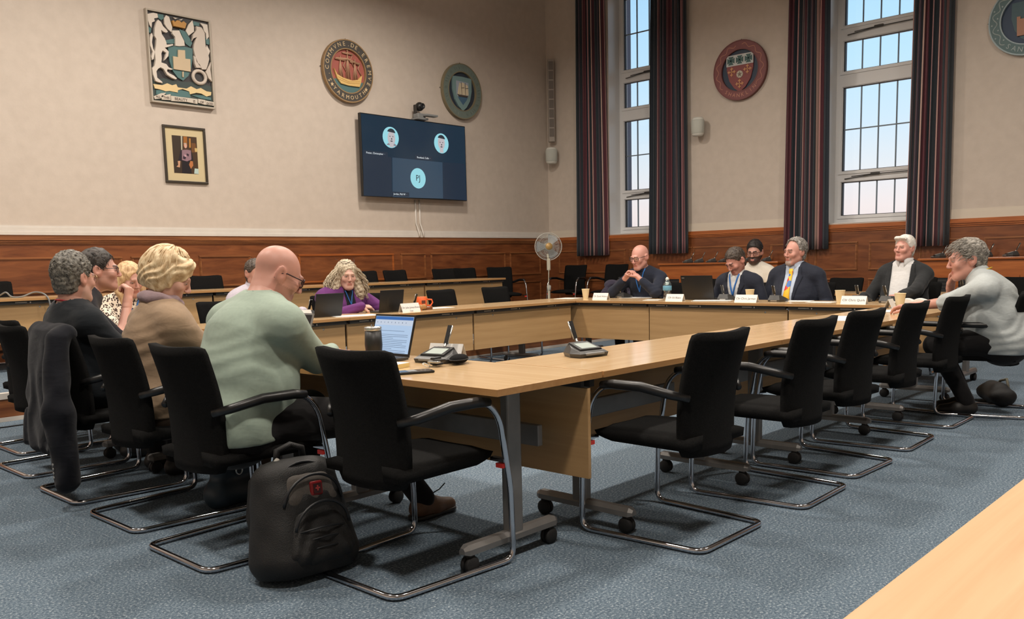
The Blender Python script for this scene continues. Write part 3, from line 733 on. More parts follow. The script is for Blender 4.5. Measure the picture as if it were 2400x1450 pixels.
def wavy(r, amp, a0, a1, waves, n=60):
    return [((r+amp*math.sin(2*PI*waves*i/n))*math.cos(math.radians(a0+(a1-a0)*i/n)), (r+amp*math.sin(2*PI*waves*i/n))*math.sin(math.radians(a0+(a1-a0)*i/n))) for i in range(n+1)]
def roundel(label, loc, rot, rim, edge, field, tilt=0):
    t = thing('town_roundel', label, 'roundel', loc, rot=rot, group='round carved town crests on the walls')
    ring(MB(), .315, .44, .004, .062).build('rim', colmat(rim), t)
    MB().lathe([(.0, .004), (.40, .004), (.40, .030), (0, .030)], n=48).build('field', colmat(field), t)
    mb = MB(); ring(mb, .43, .446, .010, .066); ring(mb, .306, .320, .02, .066); mb.build('edge_bead', colmat(edge), t)
    mb = MB()
    for a in (90, 178): mb.ball((.46*math.cos(math.radians(a)), .46*math.sin(math.radians(a)), .01), .008, 6, 4)
    mb.build('fixing', 'black_trim', t)
    return t
# Yarmouth
GOLD = (206, 172, 116)
y_ = roundel('round crest with a golden sailing ship on red, lettered YARMOUTH', (8.07, YW, 4.025), wall_rot_left(), (72, 68, 64), (150, 122, 86), (162, 90, 80))
mb = MB(); arc_text(mb, 'S.COMMVNE', .378, 206, 100, .085, .064); arc_text(mb, '.DE.', .378, 88, 56, .085, .064); arc_text(mb, 'ERE', .378, 44, 18, .085, .064); arc_text(mb, 'MVE', .378, 4, -22, .085, .064)
arc_text(mb, 'YARMOUTH', .378, 226, 314, .080, .064, flip=True)
for a in (216, -37): mb.add(*relief(star((.378*math.cos(math.radians(a)), .378*math.sin(math.radians(a))), .034), .062, .068))
mb.build('lettering', colmat((206, 182, 144)), y_)
MB().add(*relief(arc((0, 0), .305, math.radians(205), math.radians(335), 20), .030, .036)).build('sea', colmat((80, 112, 114)), y_)
hull = [(-.255, .01), (-.20, -.07), (-.10, -.105), (.06, -.125), (.17, -.10), (.245, -.03), (.215, -.15), (.19, -.20), (.0, -.205), (-.14, -.19), (-.20, -.13)]
mb = MB().add(*relief(hull, .030, .060))
for z in (0, 1): mb.tube([(-.19, -.105-.03*z, .061), (0, -.15-.02*z, .062), (.20, -.12-.03*z, .061)], .004, 5)
mb.build('hull', colmat((214, 178, 112)), y_)
mb = MB().smooth()
for x, h in ((-.13, .20), (0, .30), (.13, .19)):
    mb.tube([(x, -.12, .045), (x, h, .045)], .008, 6)
    mb.tube([(x-.09, h-.05, .048), (x+.09, h-.055, .048)], .012, 6)
    for s in (-1, 1): mb.tube([(x, h-.04, .044), (x+s*.045, -.11, .044)], .005, 5); mb.tube([(x, h-.04, .044), (x+s*.022, -.11, .044)], .004, 5)
    mb.tube([(x+.09, h-.055, .046), (x+.05, h-.13, .046), (x+.11, h-.22, .046)], .007, 5)
mb.tube([(-.21, .155, .05), (0, .17, .05), (.20, .12, .05)], .016, 6)
mb.box((0, .26, .05), (.05, .008, .012)); mb.box((0, .285, .05), (.03, .008, .012))
mb.build('masts_and_sails', colmat((178, 138, 110)), y_)
# second roundel: schooner shield
c_ = roundel('round grey green crest with a schooner on a shield, above the screen', (10.375, YW, 4.02), wall_rot_left(), (104, 116, 108), (122, 112, 88), (44, 52, 64))
shield = lambda s, z=0: [(-.215*s, .225*s), (0, .235*s), (.215*s, .225*s), (.215*s, .02*s), (.17*s, -.14*s), (.09*s, -.25*s), (0, -.315*s), (-.09*s, -.25*s), (-.17*s, -.14*s), (-.215*s, .02*s)]
MB().add(*relief(shield(1), .030, .058)).build('shield', colmat((112, 138, 138)), c_)
MB().add(*relief([(-.14, .16), (.14, .15), (.14, -.05), (.10, -.12), (0, -.22), (-.10, -.12), (-.14, -.05)], .058, .061)).build('picture_field', colmat((150, 158, 170)), c_)
MB().add(*relief([(-.115, -.09), (.115, -.09), (.09, -.13), (0, -.22), (-.09, -.13)], .061, .063)).build('sea', colmat((66, 96, 120)), c_)
mb = MB().add(*relief([(-.07, .135), (-.12, -.06), (-.085, -.06)], .061, .068)).add(*relief([(-.06, .13), (-.075, -.06), (-.03, -.055), (-.035, .12)], .061, .068)).add(*relief([(-.02, .14), (.045, .13), (.055, -.06), (-.02, -.06)], .061, .068)).add(*relief([(.065, .12), (.12, .10), (.13, -.05), (.065, -.06)], .061, .068))
mb.build('sails', colmat((198, 184, 156)), c_)
mb = MB().add(*relief([(-.125, -.055), (-.07, -.065), (.12, -.065), (.10, -.09), (-.09, -.09)], .061, .070))
for x in (-.025, .06): mb.tube([(x, -.06, .066), (x, .14, .066)], .004, 5)
mb.tube([(-.03, .05, .07), (.03, .06, .07)], .004, 5).tube([(.07, .05, .07), (.12, .06, .07)], .004, 5)
mb.build('hull', colmat((72, 62, 54)), c_)
mb = MB()
for k in range(40):
    a = 2*PI*k/40+.05*math.sin(k*3.7); mb.tube([(.355*math.cos(a), .355*math.sin(a), .0625), (.40*math.cos(a+.03), .40*math.sin(a+.03), .0625)], .0035, 4)
mb.build('carved_marks', colmat((84, 94, 88)), c_)
# Shanklin
s_ = roundel('round red crest lettered SHANKLIN with three green crosses', (XW, 6.773, 4.037), wall_rot_right(), (122, 70, 70), (110, 62, 60), (44, 58, 76))
MB().add(*relief(shield(1.03), .030, .052)).build('shield', colmat((130, 66, 66)), s_)
MB().add(*relief([(-.225, .235), (.225, .235), (.225, .075), (-.225, .075)], .052, .058)).build('chief', colmat((190, 192, 190)), s_)
mb = MB()
for i in range(3):
    cx_ = -.147+.147*i; cy_ = .155; r = .060; w = .018
    for k in range(4):
        a = PI/2*k; rot = lambda x, y: (cx_+x*math.cos(a)-y*math.sin(a), cy_+x*math.sin(a)+y*math.cos(a))
        mb.add(*relief([rot(-w*.4, 0), rot(w*.4, 0), rot(.042, r), rot(-.042, r)], .058, .064))
mb.build('green_crosses', colmat((62, 92, 90)), s_)
mb = MB()
for cx_, cy_ in ((-.135, -.01), (.13, .0), (0, -.20)):
    for dx, dy in ((1, 0), (0, 1)):
        mb.box((cx_, cy_, .056), (.012+.125*dx, .012+.125*dy, .008))
    for a in range(4):
        dx, dy = [(1, 0), (0, 1), (-1, 0), (0, -1)][a]; mb.box((cx_+dx*.045, cy_+dy*.045, .0562), (.012+.036*abs(dy), .012+.036*abs(dx), .009))
mb.build('gold_crosses', colmat((204, 150, 104)), s_)
MB().lathe([(0, .052), (.055, .052), (.055, .058), (0, .060)], c=(0, -.06, 0), n=10).build('rose', colmat((186, 178, 162)), s_)
MB().add(*relief(star((0, -.06), .042, 5, .4), .059, .063)).build('rose_star', colmat((118, 104, 92)), s_)
mb = MB(); arc_text(mb, 'SHANKLIN', .376, 234, 312, .078, .064, flip=True)
for a0, a1 in ((222, 100), (84, -42)):
    w_ = wavy(.376, .022, a0, a1, 5); mb.tube([(x, y, .063) for x, y in w_], .005, 5)
mb.build('lettering', colmat((190, 136, 116)), s_)
# Sandown
d_ = roundel('round teal crest lettered SANDOWN, cut off by the right picture edge', (XW, 2.875, 4.035), wall_rot_right(), (84, 108, 110), (150, 166, 170), (44, 62, 86))
mb = MB(); arc_text(mb, 'SANDOWN', .376, 236, 304, .085, .064, flip=True)
for a0, a1 in ((228, 98), (82, -48)):
    w_ = wavy(.376, .028, a0, a1, 5); mb.tube([(x, y, .063) for x, y in w_], .006, 5)
for k in range(12):
    a = math.radians(220-k*12); mb.add(*relief(star(((.376+(.03 if k % 2 else -.03))*math.cos(a), (.376+(.03 if k % 2 else -.03))*math.sin(a)), .014), .062, .066))
mb.build('lettering', colmat((160, 172, 172)), d_)
MB().add(*relief([(-.12, -.20), (.12, -.20), (.13, .03), (.09, .03), (.09, .0), (.05, .0), (.05, .06), (-.05, .06), (-.05, .0), (-.09, .0), (-.09, .03), (-.13, .03)], .030, .058)).build('castle', colmat((168, 122, 98)), d_)
MB().add(*relief(shield(.9), .030, .040)).build('shield', colmat((66, 92, 100)), d_)

# screen -------------------------------------------------------------
TVW, TVH = 2.145, 1.21
tv = thing('wall_screen', 'large black wall mounted screen showing a video call', 'television', (9.245, YW-.125, 2.835), rot=wall_rot_left())
MB().b2((-TVW/2, -TVH/2, -.03), (TVW/2, TVH/2, .028), bev=.006).build('housing', 'black_plastic', tv)
MB().b2((-.4, -.3, -.123), (.4, .3, -.03)).build('wall_bracket', 'black_plastic', tv)
m, t, b = newmat('screen_dark'); b.inputs['Base Color'].default_value = lin(10, 16, 24); b.inputs['Roughness'].default_value = .12
b.inputs['Emission Color'].default_value = lin(38, 56, 72); b.inputs['Emission Strength'].default_value = .75
sc = MB().b2((-TVW/2+.014, -TVH/2+.02, .028), (TVW/2-.014, TVH/2-.014, .0292)).build('screen', 'screen_dark', tv)
def emis(name, c_, e=1.0):
    m, t, b = newmat(name); b.inputs['Base Color'].default_value = (.02, .02, .02, 1); b.inputs['Roughness'].default_value = .15
    b.inputs['Emission Color'].default_value = lin(*c_); b.inputs['Emission Strength'].default_value = e; return m
qt = homog([(58, 105), (1185, 252), (1212, 1052), (112, 1002)])
tvp = lambda p: ((qt(p)[0]-.5)*TVW, (qt(p)[1]-.5)*TVH)
emis('tile_mid', (48, 74, 96), .8); emis('tile_dark', (24, 44, 64), .8); emis('avatar_cyan', (150, 216, 228), .95); emis('face_pale', (196, 190, 194), .9); emis('face_mid', (150, 146, 156), .8); emis('face_dark', (36, 48, 60), .8); emis('scr_white', (226, 236, 240), 1.0)
def tile(pts, mname, z0=.0292, z1=.0298, nm='tile'):
    return MB().add(*relief([tvp(p) for p in pts], z0, z1)).build(nm, mname, sc)
tile([(410, 590), (945, 640), (955, 1028), (420, 1012)], 'tile_mid'); tile([(100, 560), (400, 588), (412, 1010), (112, 998)], 'tile_dark'); tile([(945, 640), (1180, 655), (1208, 1045), (957, 1030)], 'tile_dark')
def circ(c, rx, ry, n=28, a0=0, a1=2*PI): return [(c[0]+rx*math.cos(a0+(a1-a0)*i/n), c[1]+ry*math.sin(a0+(a1-a0)*i/n)) for i in range(n)]
for cpx, kind in (((390, 375), 0), ((932, 437), 1), ((687, 812), 2)):
    c0 = tvp(cpx)
    MB().add(*relief(circ(c0, .157, .157), .0298, .0304)).build('avatar', 'avatar_cyan', sc)
    if kind == 2:
        mb = MB(); v_, f_ = text_mesh('PJ', .13, .0003); mb.add([(a+c0[0], b_+c0[1], z+.0308) for a, b_, z in v_], f_); mb.build('initials', 'face_dark', sc)
    else:
        hm = ((.012, -.01), (.0, .01))[kind]
        fm = 'face_pale'
        mb = MB().add(*relief(circ((c0[0]+hm[0], c0[1]-.125), .10, .045, 16, 0, PI), .0304, .0307)); mb.build('shoulders', ('face_mid', 'avatar_cyan')[kind], sc)
        mb = MB().add(*relief(circ((c0[0]+hm[0], c0[1]+hm[1]), .075, .108), .0304, .0310)).add(*relief([(c0[0]+hm[0]-.04, c0[1]-.145), (c0[0]+hm[0]+.04, c0[1]-.145), (c0[0]+hm[0]+.035, c0[1]-.06), (c0[0]+hm[0]-.035, c0[1]-.06)], .0304, .0308)); mb.build('face', fm, sc)
        mb = MB().add(*relief(circ((c0[0]+hm[0], c0[1]+.058), .082, .075, 14, .15, PI-.15), .0310, .0312))
        for s in (-1, 1): mb.add(*relief(circ((c0[0]+hm[0]+s*.028, c0[1]+.015), .012, .006, 8), .0310, .0313))
        mb.add(*relief(circ((c0[0]+hm[0], c0[1]-.055), .025, .008, 8), .0310, .0313)).add(*relief(circ((c0[0]+hm[0]+.004, c0[1]-.022), .012, .012, 8), .0310, .0312))
        mb.build('hair_and_features', 'face_dark', sc)
for txt, cpx, s in (('Potter, Christopher  \u00b7', (232, 548), .040), ('Rowland, Colin  \u00b7', (745, 594), .040), ('Jordan, Phil W  \u00b7', (500, 982), .040)):
    c0 = tvp(cpx); wd = .0105*len(txt)
    MB().b2((c0[0]-wd, c0[1]-.034, .0298), (c0[0]+wd, c0[1]+.034, .0304)).build('name_bar', 'tile_dark', sc)
    mb = MB(); v_, f_ = text_mesh(txt, s, .0003); mb.add([(a+c0[0], b_+c0[1], z+.0308) for a, b_, z in v_], f_); mb.build('name_text', 'scr_white', sc)
# camera on the screen
cm = thing('video_camera', 'small swivelling video camera on top of the screen', 'camera', (9.34, YW-.13, 3.443))
mb = MB().b2((-.11, -.10, 0), (.11, .06, .03), bev=.006).b2((.02, -.16, .055), (.26, -.05, .085), bev=.006).b2((-.08, -.07, .03), (.08, .05, .10), bev=.012); mb.build('base', 'grey_plastic', cm)
mb = MB().b2((-.085, -.03, .10), (-.06, .03, .23), bev=.004); mb.build('yoke', 'dark_grey_metal', cm)
MB().smooth().ball((0, -.02, .205), .07).build('head', 'black_plastic', cm)
MB().smooth().lathe([(0, 0), (.045, 0), (.045, .02), (.03, .02), (.028, .012), (0, .012)], n=16, M=Matrix.Translation((0, -.08, .205)) @ Matrix.Rotation(PI/2, 4, 'X')).build('lens', 'black_trim', cm)
# conduits under the screen
for k, xx in enumerate((9.30, 9.385)):
    cd = MB().smooth().tube([(xx, YW-.012, 2.22), (xx, YW-.012, 1.86), (xx+.02, YW-.018, 1.80), (xx+.03, YW-.05, 1.70), (xx+.03, YW-.058, 1.64)], .014, 8)
    o = cd.build('cable_conduit', 'white_paint'); tag(o, ('left' if k == 0 else 'right')+' of the two thin white cable conduits running down from the screen', 'conduit', 'white conduits below the screen')
# corner column speaker + small speakers
ls = thing('column_speaker', 'tall slim grey column loudspeaker in the room corner', 'loudspeaker', (12.47, 10.50, 3.36), rot=(0, 0, -PI/4))
MB().b2((-.055, -.05, 0), (.055, .06, 1.45), bev=.008).build('cabinet', plain('speaker_grey', (150, 140, 130), .5), ls)
for k in range(8): MB().b2((-.042, -.056, .09+.168*k), (.042, -.050, .235+.168*k)).build('grille', plain('grille_grey', (112, 104, 98), .8) if k == 0 else MATS['grille_grey'], ls)
MB().b2((-.02, .06, .3), (.02, .10, .36)).b2((-.02, .06, 1.1), (.02, .10, 1.16)).build('bracket', 'black_plastic', ls)
def small_speaker(label, loc, rz):
    t = thing('wall_speaker', label, 'loudspeaker', loc, rz, 'small white wall speakers')
    prof = [(.0, -.145), (.075, -.145), (.098, -.12), (.105, -.05), (.105, .06), (.098, .12), (.075, .145), (0, .145)]
    MB().smooth().lathe(prof, n=20, M=Matrix.Scale(.8, 4, (0, 1, 0))).build('cabinet', 'white_plastic', t)
    MB().smooth().lathe([(.09, -.12), (.1075, -.09), (.1095, .09), (.09, .12)], n=20, M=Matrix.Scale(.82, 4, (0, 1, 0))).build('grille', plain('grille_pale', (182, 184, 176), .8) if 'grille_pale' not in MATS else MATS['grille_pale'], t)
    MB().b2((-.02, .07, -.06), (.02, .16, .06)).build('bracket', 'grey_plastic', t)
    return t
small_speaker('small white speaker in the corner below the column loudspeaker', (12.42, 10.47, 3.11), -PI/4)
small_speaker('small white speaker between the curtain and the red crest', (XW-.16, 7.44, 3.26), -PI/2)

# ------------------------------------------------------------------ radiator cabinets with stored microphones
def cabinet(label, y0, y1):
    t = thing('radiator_cabinet', label, 'cabinet', (XW-.02, (y0+y1)/2, 0)); h = (y1-y0)/2; d = .34; zt = 1.125
    MB().b2((-d, -h+.02, 0), (0, h-.02, zt-.03)).build('carcass', 'mahogany_light', t)
    MB().b2((-d-.03, -h, zt-.03), (0, h, zt), bev=.006).build('top', 'mahogany_light', t)
    n = max(2, int(round((y1-y0)/.42)))
    for k in range(n):
        a = -h+.06+(2*h-.12)*k/n+.03; b_ = -h+.06+(2*h-.12)*(k+1)/n-.03
        fr = MB()
        for lo, hi in (((a, .30), (b_, .33)), ((a, .87), (b_, .90)), ((a, .33), (a+.025, .87)), ((b_-.025, .33), (b_, .87))): fr.b2((-d-.014, lo[0], lo[1]), (-d, hi[0], hi[1]))
        g = fr.build('grille_frame', 'mahogany_light', t)
        gm = MB(); gm.b2((-d-.004, a+.025, .33), (-d, b_-.025, .87))
        gm.build('grille_back', 'black_trim', g)
        sl = MB()
        for j in range(12): sl.b2((-d-.009, a+.025, .36+.042*j), (-d-.004, b_-.025, .375+.042*j))
        sl.build('slats', 'dark_grey_metal', g)
    return t
cabinet('reddish wooden radiator cabinet behind the man in the white T-shirt', 5.95, 8.05)
cabinet('reddish wooden radiator cabinet at the right edge', 1.9, 3.98)
# ------------------------------------------------------------------ people: smooth bodies from blended tapered limbs
V3 = lambda *a: np.array(a, float)
def nrm(v):
    v = np.asarray(v, float); l = np.linalg.norm(v); return v/l if l > 1e-9 else v
def wob(x, y, z, f=1.0):
    return (np.sin(7.1*f*x+3.3*f*y+1.7*f*z)+np.sin(-4.3*f*x+8.7*f*y+5.9*f*z+1.3)+np.sin(9.1*f*z-6.2*f*y+2.9*f*x+.7))/3
class Sdf:
    def __init__(s): s.p = []
    def cap(s, a, b, ra, rb=None, k=.03, n=None, w=1.):
        s.p.append(('c', V3(*a), V3(*b), ra, ra if rb is None else rb, k, None if n is None else nrm(n), w, 1)); return s
    def ell(s, c, r, R=None, k=.03, sgn=1):
        s.p.append(('e', V3(*c), V3(*r), np.eye(3) if R is None else np.asarray(R, float), 0, k, None, 1., sgn)); return s
    def sub(s, c, r, R=None, k=.01): return s.ell(c, r, R, k, -1)
    def copy(s, off=0.):
        q = Sdf()
        for t in s.p:
            t = list(t)
            if t[0] == 'c': t[3] += off; t[4] += off
            else: t[2] = t[2]+off
            q.p.append(tuple(t))
        return q
    def bounds(s, pad):
        lo = np.full(3, 1e9); hi = -lo
        for t in s.p:
            if t[8] < 0: continue
            if t[0] == 'c':
                r = max(t[3], t[4])*max(1, t[7]); l = np.minimum(t[1], t[2])-r; h = np.maximum(t[1], t[2])+r
            else:
                r = np.max(t[2]); l = t[1]-r; h = t[1]+r
            lo = np.minimum(lo, l); hi = np.maximum(hi, h)
        return lo-pad, hi+pad
    def field(s, lo, hi, h):
        nx, ny, nz = [int(math.ceil((b-a)/h))+1 for a, b in zip(lo, hi)]
        ax = [lo[i]+h*np.arange(n) for i, n in enumerate((nx, ny, nz))]
        Fd = np.full((nx, ny, nz), .2, np.float32)
        for t in s.p:
            if t[0] == 'c':
                r = max(t[3], t[4])*max(1, t[7]); l = np.minimum(t[1], t[2])-r; u = np.maximum(t[1], t[2])+r
            else:
                r = np.max(t[2]); l = t[1]-r; u = t[1]+r
            m = t[5]+.03
            i0 = [max(0, int((l[i]-m-lo[i])/h)) for i in range(3)]; i1 = [min(n, int((u[i]+m-lo[i])/h)+2) for i, n in enumerate((nx, ny, nz))]
            if any(a >= b for a, b in zip(i0, i1)): continue
            sl = tuple(slice(a, b) for a, b in zip(i0, i1))
            X = ax[0][sl[0]][:, None, None]; Y = ax[1][sl[1]][None, :, None]; Z = ax[2][sl[2]][None, None, :]
            if t[0] == 'c':
                a, b, ra, rb, n, w = t[1], t[2], t[3], t[4], t[6], t[7]
                d = b-a; L = d@d+1e-12; px, py, pz = X-a[0], Y-a[1], Z-a[2]
                tt = np.clip((px*d[0]+py*d[1]+pz*d[2])/L, 0, 1)
                qx, qy, qz = px-tt*d[0], py-tt*d[1], pz-tt*d[2]
                q2 = qx*qx+qy*qy+qz*qz
                if n is not None:
                    qn = qx*n[0]+qy*n[1]+qz*n[2]; q2 = q2-qn*qn*(1-1/(w*w))
                D = np.sqrt(np.maximum(q2, 0))-(ra+(rb-ra)*tt)
            else:
                R = t[3]; px, py, pz = X-t[1][0], Y-t[1][1], Z-t[1][2]
                ux = (px*R[0][0]+py*R[0][1]+pz*R[0][2]); uy = (px*R[1][0]+py*R[1][1]+pz*R[1][2]); uz = (px*R[2][0]+py*R[2][1]+pz*R[2][2])
                r = t[2]; k0 = np.sqrt((ux/r[0])**2+(uy/r[1])**2+(uz/r[2])**2)+1e-9; k1 = np.sqrt((ux/r[0]**2)**2+(uy/r[1]**2)**2+(uz/r[2]**2)**2)+1e-9
                D = k0*(k0-1)/k1
            A = Fd[sl]; k = t[5]
            if t[8] > 0:
                hh = np.maximum(k-np.abs(A-D), 0)/k; Fd[sl] = np.minimum(A, D)-hh*hh*k*.25
            else:
                D = -D; hh = np.maximum(k-np.abs(A-D), 0)/k; Fd[sl] = np.maximum(A, D)+hh*hh*k*.25
        return Fd, ax
def surfnet(Fd, lo, h):
    nx, ny, nz = Fd.shape; S = Fd < 0; cid = {}
    acc_i = []; acc_p = []; quads = []
    cells = lambda i, j, k: (i*(ny-1)+j)*(nz-1)+k
    for ax in range(3):
        a = [slice(None)]*3; b = [slice(None)]*3; a[ax] = slice(0, -1); b[ax] = slice(1, None)
        E = S[tuple(a)] != S[tuple(b)]; I, J, K = np.nonzero(E)
        f0 = Fd[tuple(a)][E]; f1 = Fd[tuple(b)][E]; t = f0/(f0-f1)
        P = np.stack([I, J, K], 1).astype(float); P[:, ax] += t
        ins = S[tuple(a)][E]
        o1, o2 = [(1, 2), (2, 0), (0, 1)][ax]
        idx = np.stack([I, J, K], 1); ok = np.ones(len(I), bool); cs = []
        lim = np.array([nx-1, ny-1, nz-1])
        for d1, d2 in ((-1, -1), (0, -1), (0, 0), (-1, 0)):
            q = idx.copy(); q[:, o1] += d1; q[:, o2] += d2
            v = ((q >= 0) & (q < lim)).all(1); ok &= v; c = cells(q[:, 0], q[:, 1], q[:, 2]); cs.append(c)
            acc_i.append(c[v]); acc_p.append(P[v])
        Q = np.stack(cs, 1)[ok]; f = ins[ok]; Q[~f] = Q[~f][:, ::-1]; quads.append(Q)
    ai = np.concatenate(acc_i); ap = np.concatenate(acc_p); Q = np.concatenate(quads)
    u, inv = np.unique(ai, return_inverse=True); cnt = np.bincount(inv)
    V = np.stack([np.bincount(inv, ap[:, k])/cnt for k in range(3)], 1)*h+np.asarray(lo)
    return V, np.searchsorted(u, Q)
def relax(V, Q, it=2):
    n = len(V); a = np.concatenate([Q[:, 0], Q[:, 1], Q[:, 2], Q[:, 3]]); b = np.concatenate([Q[:, 1], Q[:, 2], Q[:, 3], Q[:, 0]])
    i = np.concatenate([a, b]); j = np.concatenate([b, a]); c = np.bincount(i, minlength=n)+1e-9
    for _ in range(it):
        V = .5*V+.5*np.stack([np.bincount(i, V[j, k], minlength=n)/c for k in range(3)], 1)
    return V
def sdf_mesh(sd, h, mods=None, pad=.02, it=1, lohi=None):
    lo, hi = lohi if lohi else sd.bounds(pad)
    Fd, ax = sd.field(lo, hi, h)
    if mods is not None: Fd = mods(Fd, ax[0][:, None, None], ax[1][None, :, None], ax[2][None, None, :])
    Fd[0] = Fd[-1] = .1; Fd[:, 0] = Fd[:, -1] = .1; Fd[:, :, 0] = Fd[:, :, -1] = .1
    V, Q = surfnet(Fd, lo, h)
    return relax(V, Q, it), Q
def np_obj(name, VQ, mats, parent=None, cols=None):
    V, Q = VQ; me = bpy.data.meshes.new(name)
    me.from_pydata(V.tolist(), [], Q.tolist())
    for m in (mats if isinstance(mats, (list, tuple)) else [mats]): me.materials.append(MATS[m] if isinstance(m, str) else m)
    me.polygons.foreach_set('use_smooth', [True]*len(me.polygons))
    if cols is not None:
        at = me.color_attributes.new('Col', 'FLOAT_COLOR', 'POINT'); at.data.foreach_set('color', np.concatenate([cols, np.ones((len(cols), 1))], 1).astype(np.float32).ravel())
    me.update(); o = bpy.data.objects.new(name, me); COL.objects.link(o)
    if parent is not None: o.parent = parent
    return o
def joinVQ(L):
    V = []; Q = []; n = 0
    for v, q in L: V.append(v); Q.append(q+n); n += len(v)
    return np.concatenate(V), np.concatenate(Q)
def rotm(yaw, pitch, roll):
    """columns = local x,y,z; yaw + turns left, pitch + looks down, roll + tilts to the right shoulder (degrees)"""
    return np.array((Matrix.Rotation(math.radians(yaw), 3, 'Z') @ Matrix.Rotation(math.radians(-pitch), 3, 'X') @ Matrix.Rotation(math.radians(roll), 3, 'Y')))

m, t, b = newmat('skin')
at = t.nodes.new('ShaderNodeVertexColor'); at.layer_name = 'Col'; t.links.new(at.outputs[0], b.inputs['Base Color'])
b.inputs['Roughness'].default_value = .48; b.inputs['Subsurface Weight'].default_value = .08; b.inputs['Subsurface Radius'].default_value = (.01, .004, .002)
def cloth(name, c, rough=.85, fold=.25, fscale=9., noise=.1):
    m, t, b = newmat(name); tcn = t.nodes.new('ShaderNodeTexCoord')
    n = t.nodes.new('ShaderNodeTexNoise'); n.inputs['Scale'].default_value = 60; t.links.new(tcn.outputs['Object'], n.inputs['Vector'])
    r = t.nodes.new('ShaderNodeValToRGB'); cc = srgb(c); r.color_ramp.elements[0].color = tuple(v*(1-noise) for v in cc[:3])+(1,); r.color_ramp.elements[1].color = tuple(min(1, v*(1+noise)) for v in cc[:3])+(1,)
    t.links.new(n.outputs['Fac'], r.inputs[0]); t.links.new(r.outputs[0], b.inputs['Base Color']); b.inputs['Roughness'].default_value = rough
    b.inputs['Specular IOR Level'].default_value = .2; b.inputs['Sheen Weight'].default_value = .08
    mp = t.nodes.new('ShaderNodeMapping'); mp.inputs['Scale'].default_value = (1, 1, 2.2); mp.inputs['Rotation'].default_value = (.5, .35, .2)
    n2 = t.nodes.new('ShaderNodeTexNoise'); n2.inputs['Scale'].default_value = fscale; n2.inputs['Detail'].default_value = 2.5; n2.inputs['Distortion'].default_value = .8
    t.links.new(tcn.outputs['Object'], mp.inputs['Vector']); t.links.new(mp.outputs[0], n2.inputs['Vector'])
    bp = t.nodes.new('ShaderNodeBump'); bp.inputs['Strength'].default_value = fold; bp.inputs['Distance'].default_value = .05
    t.links.new(n2.outputs['Fac'], bp.inputs['Height']); t.links.new(bp.outputs[0], b.inputs['Normal']); return m
def hairmat(name, dark, light, scale=(60, 60, 9), rough=.55):
    m = grain(name, dark, light, rough, scale, 3, .5, contrast=(.3, .7)); return m

def ik(S, W, a, b, pole):
    S, W = np.asarray(S, float), np.asarray(W, float); d = W-S; L = np.linalg.norm(d)
    if L > (a+b)*.995: W = S+d/L*(a+b)*.995; d = W-S; L = np.linalg.norm(d)
    d /= L; x = (a*a-b*b+L*L)/(2*L); y = math.sqrt(max(0, a*a-x*x)); p = np.asarray(pole, float); p = nrm(p-d*(p@d))
    return S+d*x+p*y, W

